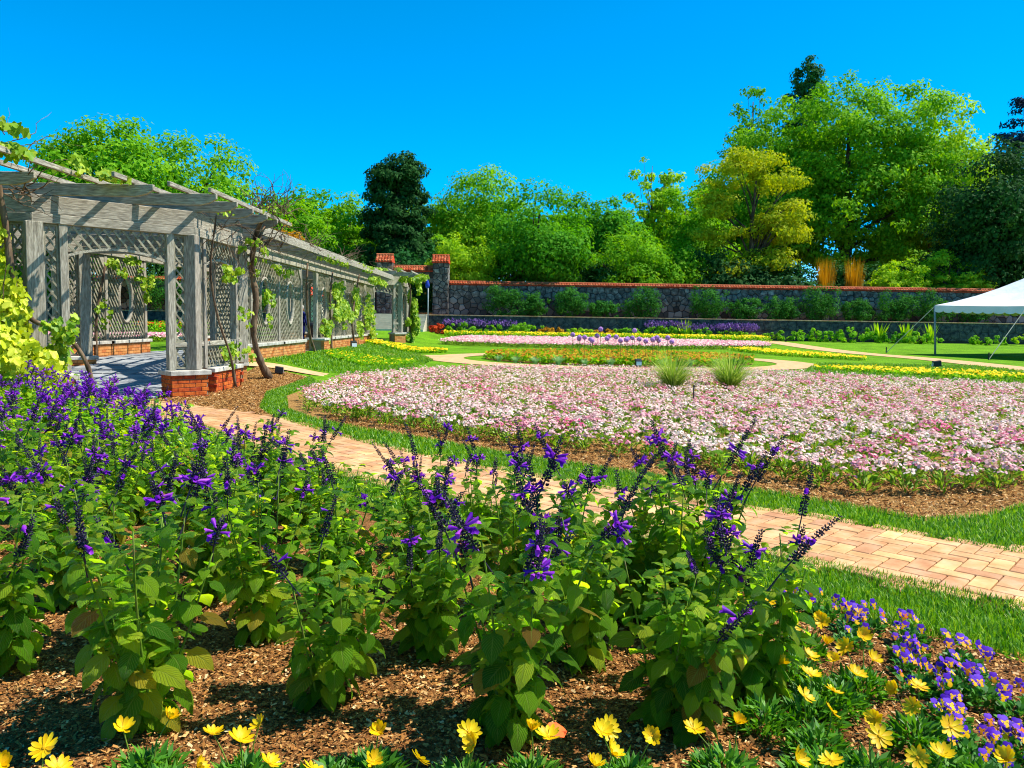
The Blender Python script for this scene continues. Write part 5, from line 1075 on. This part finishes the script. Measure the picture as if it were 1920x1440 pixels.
ly = [(dx+random.uniform(-.5, .5), dy, z+random.uniform(-.5, .5), r_*random.uniform(.8, 1.15), r_*.9, random.uniform(.6, 1.3)) for dx, dy, z, r_ in [(0, 0, 12.6, 2.6), (-1.6, 0, 11.3, 2.6), (1.8, 0, 11.6, 2.4), (2.8, -.5, 8.8, 2.3), (-2.6, 0, 9.0, 1.9), (1.0, -1, 7.2, 2.2), (3.6, 0, 6.6, 1.7), (-2.4, -.5, 6.2, 1.9), (.6, -1, 4.4, 2.2), (-1.4, -1, 3.4, 2.2)]]
ground_tree('layered_tree', 'golden layered tree with tiers of yellow foliage', 20.2, 68, 15.8, 4.6, 6, 't_gold', 10000, .27, 110, lob=ly, group=G, limbs=30, flat=.42, cr_=.95)
ground_tree('great_tree', 'huge domed light green tree dominating the right', 35, 84, 27, 9.4, 5, 't_bright', 30000, .42, 230, lob=[(0, 0, 12, 9.2, 7, 9.5), (-2, -1, 17, 6.5, 5, 6.2), (3.5, -1, 15.5, 6.8, 5, 7), (0, -3, 8, 8, 5, 6), (-5, 0, 11, 4.6, 4, 6), (6, 0, 10, 5.5, 5, 7), (-6.5, -1, 8, 5, 4, 6)], group=G, cr_=1.5, tr=.7)
ground_tree('great_tree', 'tall green tree on the left shoulder of the huge dome', 28.0, 88, 24, 7.2, 6, 't_bright', 16000, .42, 130, group=G, cr_=1.4)
ground_tree('great_tree', 'tall yellowish tree on the right shoulder of the huge dome', 45, 86, 25.5, 6.6, 6, 't_lime', 16000, .42, 130, group=G, cr_=1.4)
ground_tree('conifer', 'dark conifer tip poking above the huge dome', 35.2, 98, 33.2, 2.9, 16, 't_dark', 6000, .4, 60, lob=[(0, 0, 17, 3, 3, 5), (0, 0, 23, 2.4, 2.4, 4), (0, 0, 26.5, 1.4, 1.4, 2.2)], group=G)
ground_tree('slender_tree', 'thin nearly bare treetop left of the dark conifer tip', 27.2, 92, 28.6, 3.2, 20, 't_mid', 1400, .36, 34, group=G, limbs=34, tr=.22, top=.92, inner=.02)
ground_tree('leafy_tree', 'green tree on the slope left of the huge dome', 24.0, 84, 19.5, 5.2, 5, 't_bright', 12000, .38, group=G)
ground_tree('dark_evergreen', 'broad dark evergreen behind the marquee at the right edge', 40.5, 67, 16.6, 5.2, 2.6, 't_deep', 15000, .34, 120, group=G, inner=.35)
ground_tree('dark_evergreen', 'dark evergreen leaving the picture at the right edge', 46.5, 70, 15.5, 4.6, 2.6, 't_dark', 9000, .36, group=G)
ground_tree('blue_spruce', 'blue spruce top with drooping tiers at the right edge', 60.0, 96, 29, 4.2, 6, 't_blue', 9000, .42, 90, lob=[(0, 0, z, r_, r_, .9) for z, r_ in ((23.0, .8), (21.2, 1.6), (19.3, 2.4), (17.2, 3.1), (15, 3.8), (12.5, 4.4), (10, 4.8), (7, 5))], group=G, flat=.35)
ground_tree('layered_shrub_tree', 'small lime green tree above the wall, right of golden bamboo', 31.4, 64, 6.9, 2.3, 2.6, 't_lime', 5000, .24, 60, group=G, flat=.4)
ground_tree('layered_shrub_tree', 'small lime green tree with flat tiers, nearest the marquee', 35.6, 65, 7.6, 2.9, 2.6, 't_lime', 6500, .25, 70, group=G, flat=.35)
for i, (x, lb) in enumerate([(24.9, 'golden bamboo clump above the wall, left one'), (27.2, 'golden bamboo clump above the wall, right one')]):
    T = thing('golden_bamboo', (x, 63.4, gz(63.4)), lb, 'plant', 'golden bamboo'); tag(put('canes', arcs(420, 4.6, .06, .16, .2, M_['t_orange'], 'canes', .4), None, T, True), kind='stuff')
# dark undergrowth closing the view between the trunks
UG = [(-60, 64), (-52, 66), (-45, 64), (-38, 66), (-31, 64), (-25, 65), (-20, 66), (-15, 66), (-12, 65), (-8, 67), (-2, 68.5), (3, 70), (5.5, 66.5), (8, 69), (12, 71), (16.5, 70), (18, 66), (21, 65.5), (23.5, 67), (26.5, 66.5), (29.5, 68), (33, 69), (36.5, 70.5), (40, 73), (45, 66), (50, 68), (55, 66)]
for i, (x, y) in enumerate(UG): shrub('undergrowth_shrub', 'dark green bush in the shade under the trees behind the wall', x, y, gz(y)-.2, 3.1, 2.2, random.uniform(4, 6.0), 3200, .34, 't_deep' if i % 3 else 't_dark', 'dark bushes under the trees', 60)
for i, (x, y) in enumerate([(-55, 86), (-44, 90), (-33, 88), (-24, 92), (-14, 96), (-4, 98), (6, 96), (14, 100), (22, 98), (50, 98), (62, 84), (72, 92)]):
    ground_tree('leafy_tree', 'green tree in the back row of the wood', x, y, gz(y)+(8.5 if -10 < x < 12 else 10.5)+random.uniform(-.8, .8), 6, gz(y)+1, ('t_mid', 't_bright', 't_dark')[i % 3], 7000, .5, 80, group='back row of the wood')

# ================================================================== VINES
def twig(mb, p, d, n, step, r_, wob=.5, gr=0.):
    p = Vector(p); d = Vector(d).normalized(); pts = [p.copy()]
    for _ in range(n): d = (d+Vector((random.uniform(-wob, wob), random.uniform(-wob, wob), random.uniform(-wob, wob)+gr))).normalized(); p = p+d*step; pts.append(p.copy())
    mb.tube(pts, [r_*(1-.75*i/n) for i in range(n+1)], 5)
    return pts
def vine_leaves(boxes, n, ls, mat_, name='foliage', sprays=7):
    """leaves inside boxes (cx,cy,cz,rx,ry,rz,weight)"""
    sub = []
    for q in boxes:          # each box breaks up into uneven sprays
        if not sprays: sub.append(tuple(q)); continue
        for _ in range(sprays):
            f_ = rng.uniform(.18, .5); c = np.array(q[:3])+rng.uniform(-1, 1, 3)*np.array(q[3:6])*.85; sub.append((*c, *(np.maximum(np.array(q[3:6])*f_, .06)), q[6]*f_*f_*rng.uniform(.3, 1.7)))
    b = np.array(sub, float); k = rng.choice(len(b), n, p=b[:, 6]/b[:, 6].sum()); P = b[k, :3]+rdir(n)*(rng.random(n)**.4)[:, None]*b[k, 3:6]; N = np.array([[.7, -.6, .5]])+rdir(n)*.7; A = np.array([[0, 0, -1.]])+rdir(n)*.8
    V, F = scat(VINE_V, VINE_F, frames(P, A, N, ls*rng.uniform(.55, 1.25, n))); return nmesh(name, V, F, mat_, np.repeat(rng.random(n), 4))
def vine(label, base_, limbs, boxes, n, ls, twigs=(), mat_='vine'):
    T = thing('grape_vine', base_, label, 'vine', 'vines on the pergola')
    for pts, rad in limbs:
        mb = MB(); mb.tube([tuple(p) for p in catmull(pts, 5)], np.interp(np.linspace(0, 1, (len(pts)-1)*5+1), np.linspace(0, 1, len(rad)), rad)*np.array([random.uniform(.85, 1.18) for _ in range((len(pts)-1)*5+1)]), 8); put('vine_trunk', mb.mesh('vine_trunk', M_['vinewood'], True), None, T)
    if twigs:
        mb = MB()
        for p, d, c, r_ in twigs:
            for _ in range(c): twig(mb, Vector(p)+Vector((random.uniform(-.3, .3), random.uniform(-.3, .3), random.uniform(-.12, .12))), Vector(d)+Vector((random.uniform(-.8, .8), random.uniform(-.8, .8), random.uniform(-.5, .5))), 8, .12, r_, .55)
        tag(put('twigs', mb.mesh('twigs', M_['vinewood']), None, T), kind='stuff')
    if n: tag(put('foliage', vine_leaves(boxes, n, ls, M_[mat_]), None, T), kind='stuff')
    return T
vine('gnarled grape vine climbing the right corner of the near pavilion', (-5.55, 18.4, .15), [([(-5.62, 18.2, .1), (-5.76, 18.0, .5), (-5.86, 17.85, 1.1), (-5.78, 17.8, 1.9), (-5.85, 17.75, 2.6), (-5.7, 17.6, 3.3), (-5.4, 17.3, 3.75)], [.10, .075, .062, .068, .06, .056, .04]), ([(-5.85, 17.75, 2.5), (-5.7, 17.4, 2.9), (-5.5, 17.6, 3.5)], [.05, .04, .03]), ([(-5.6, 15.9, .1), (-5.65, 15.8, .7), (-5.75, 15.4, 1.5), (-5.8, 15.2, 2.4), (-5.6, 15.0, 3.4)], [.03, .025, .02, .018, .015])],
     [(-5.7, 16.2, .75, .25, .4, .35, 2), (-5.7, 15.9, 2.35, .2, .4, .15, 1.5), (-5.6, 17.2, 3.05, .25, .3, .25, 1), (-5.75, 17.7, 2.7, .2, .3, .3, .6), (-5.75, 15.4, 3.6, .5, .5, .2, .6), (-5.7, 16.8, 1.5, .15, .4, .3, .4), (-5.4, 17.2, 3.85, .5, .6, .15, .4)], 420, .09, [((-5.3, 17.3, 3.8), (.2, 0, .35), 46, .012), ((-5.6, 17.5, 3.2), (.2, -.2, -.2), 26, .012), ((-5.8, 16, 3.3), (0, -1, -.3), 12, .01), ((-5.7, 15.2, 2.9), (0, .2, -1), 8, .008)])
vine('twisted vine arching from the bed to the left pier of the pavilion', (-6.75, 12.65, 0), [([(-6.72, 12.6, 0), (-6.76, 12.6, .55), (-6.95, 12.55, 1.0), (-7.3, 12.5, 1.28), (-7.65, 12.5, 1.45), (-7.85, 12.45, 2.0), (-7.9, 12.4, 2.8), (-7.95, 12.3, 3.6)], [.042, .036, .034, .036, .04, .045, .045, .04])],
     [(-7.15, 12.5, 1.35, .22, .2, .35, 1.4), (-7.3, 12.5, .8, .3, .2, .4, 1), (-7.3, 11.2, 3.95, .6, .5, .25, 3), (-6.7, 12.4, 3.8, .3, .4, .12, .8), (-6.5, 13, 3.75, .3, .3, .08, .5)], 620, .11, [((-7.4, 11.6, 3.9), (.3, -.2, .3), 7, .008), ((-7.8, 12.2, 3.4), (.3, .1, -.1), 16, .012)])
vine('leafy vine covering the lattice walk beyond the doorway', (-6.7, 29.5, .3), [([(-6.7, 29.2, .3), (-6.75, 29.3, 1.2), (-6.7, 29.0, 2.2), (-6.7, 29.4, 3.2)], [.05, .04, .035, .03]), ([(-6.7, 33.5, .3), (-6.75, 33.2, 1.4), (-6.7, 33.7, 2.6), (-6.6, 34, 3.4)], [.05, .045, .04, .03]), ([(-6.75, 27.0, .3), (-6.85, 26.6, 1.0), (-6.8, 26.1, 2.2), (-6.8, 26.2, 3.3)], [.05, .04, .04, .03])],
     [(-6.72, 29.9, 2.1, .12, 1.5, .8, 5), (-6.72, 31.2, 1.6, .12, 1.6, .7, 3), (-6.75, 29, 1.1, .15, .8, .4, 1.3), (-6.72, 33.4, 2.3, .12, 1.8, .8, 3.4), (-6.7, 36, 1.9, .15, 1.8, 1.1, 3), (-6.6, 37.5, 1, .2, 1.2, .5, 1.4), (-6.2, 31, 3.6, .2, 5, .15, 1.2), (-6.3, 36, 3.3, .3, 2, .25, 1.2), (-6.7, 23, 2.85, .15, .9, .15, .7), (-6.75, 21.9, 1.7, .12, .3, .5, .2)], 3200, .11, [((-6.2, 24, 3.75), (.1, 1, .1), 26, .012), ((-6.2, 29, 3.75), (.1, 1, .2), 20, .012), ((-6.15, 20.5, 3.7), (.1, 1, .2), 20, .012)])
vine('leafy vine over the right corner and roof of the far pavilion', (-5.6, 43.5, .5), [([(-5.6, 43.6, .4), (-5.7, 43.4, 1.6), (-5.6, 43.2, 3.0), (-5.8, 43, 4)], [.06, .05, .05, .04])], [(-5.4, 43.8, 2.2, .35, .7, 1.5, 5), (-5.5, 42.6, 3.9, 1.0, 1.4, .35, 4), (-7.6, 41.5, 4.1, 1.4, 1.2, .25, 2), (-5.5, 43.5, 1, .3, .5, .6, 1.5)], 2600, .17, [((-6.5, 41, 4.1), (.2, 0, .2), 20, .015)])
vine('vine hanging in the archway at the back of the near pavilion', (-11.0, 20.5, .4), [([(-11, 20.8, .3), (-11, 20.9, 1.5), (-10.9, 21.2, 2.8)], [.04, .035, .03])], [(-10.9, 22.6, 2.85, .2, 1.2, .3, 2), (-10.9, 23.6, 2.3, .15, .4, .4, 1), (-10.9, 21, 1.6, .12, .3, .4, .6)], 420, .09)
# golden foliage climbing the left end of the pavilion
T = thing('golden_creeper', (-8.2, 12.3, 0), 'mass of golden yellow creeper covering the left end of the pergola', 'creeper')
LFM = bpy.data.meshes.new('leaf'); LFM.from_pydata(VINE_V, [], VINE_F); LFM.materials.append(M_['ivy']); LFM.update()
IV = [(-8.3, 12.2, .75, 1.0, .5, .75, 3), (-8.7, 12.2, 1.7, .7, .4, .7, 2.4), (-9.0, 12.3, 2.5, .5, .35, .6, 1.2), (-7.5, 12.1, .55, .6, .45, .55, 1.8), (-7.95, 12.4, 1.6, .35, .2, .7, .9), (-8.25, 12.4, 2.6, .35, .2, .7, .8), (-9.6, 12.1, 1.2, .8, .5, 1.1, 2)]
tag(put('foliage', vine_leaves(IV, 5200, .125, M_['ivy_r'], sprays=0), None, T), kind='stuff')
b = np.array(IV); 
for i in range(280):
    k = rng.choice(len(b)-1, p=b[:-1, 6]/b[:-1, 6].sum()); q = rdir(1)[0]; q[1] = -abs(q[1]); P = b[k, :3]+q*b[k, 3:6]*1.03
    m = frames([P], np.array([[0, 0, -1.]])+rdir(1)*.8, np.array([[.7, -.7, .4]])+rdir(1)*.6, random.uniform(.1, .16))[0]; put('leaf', LFM, Mnp(m), T)
mb = MB()
for i in range(5): twig(mb, (-8.2-.2*i, 12.4, 0), (random.uniform(-.2, .2), 0, 1), 14, .18, .02, .2, .1)
tag(put('stems', mb.mesh('stems', M_['vinewood']), None, T), kind='stuff')
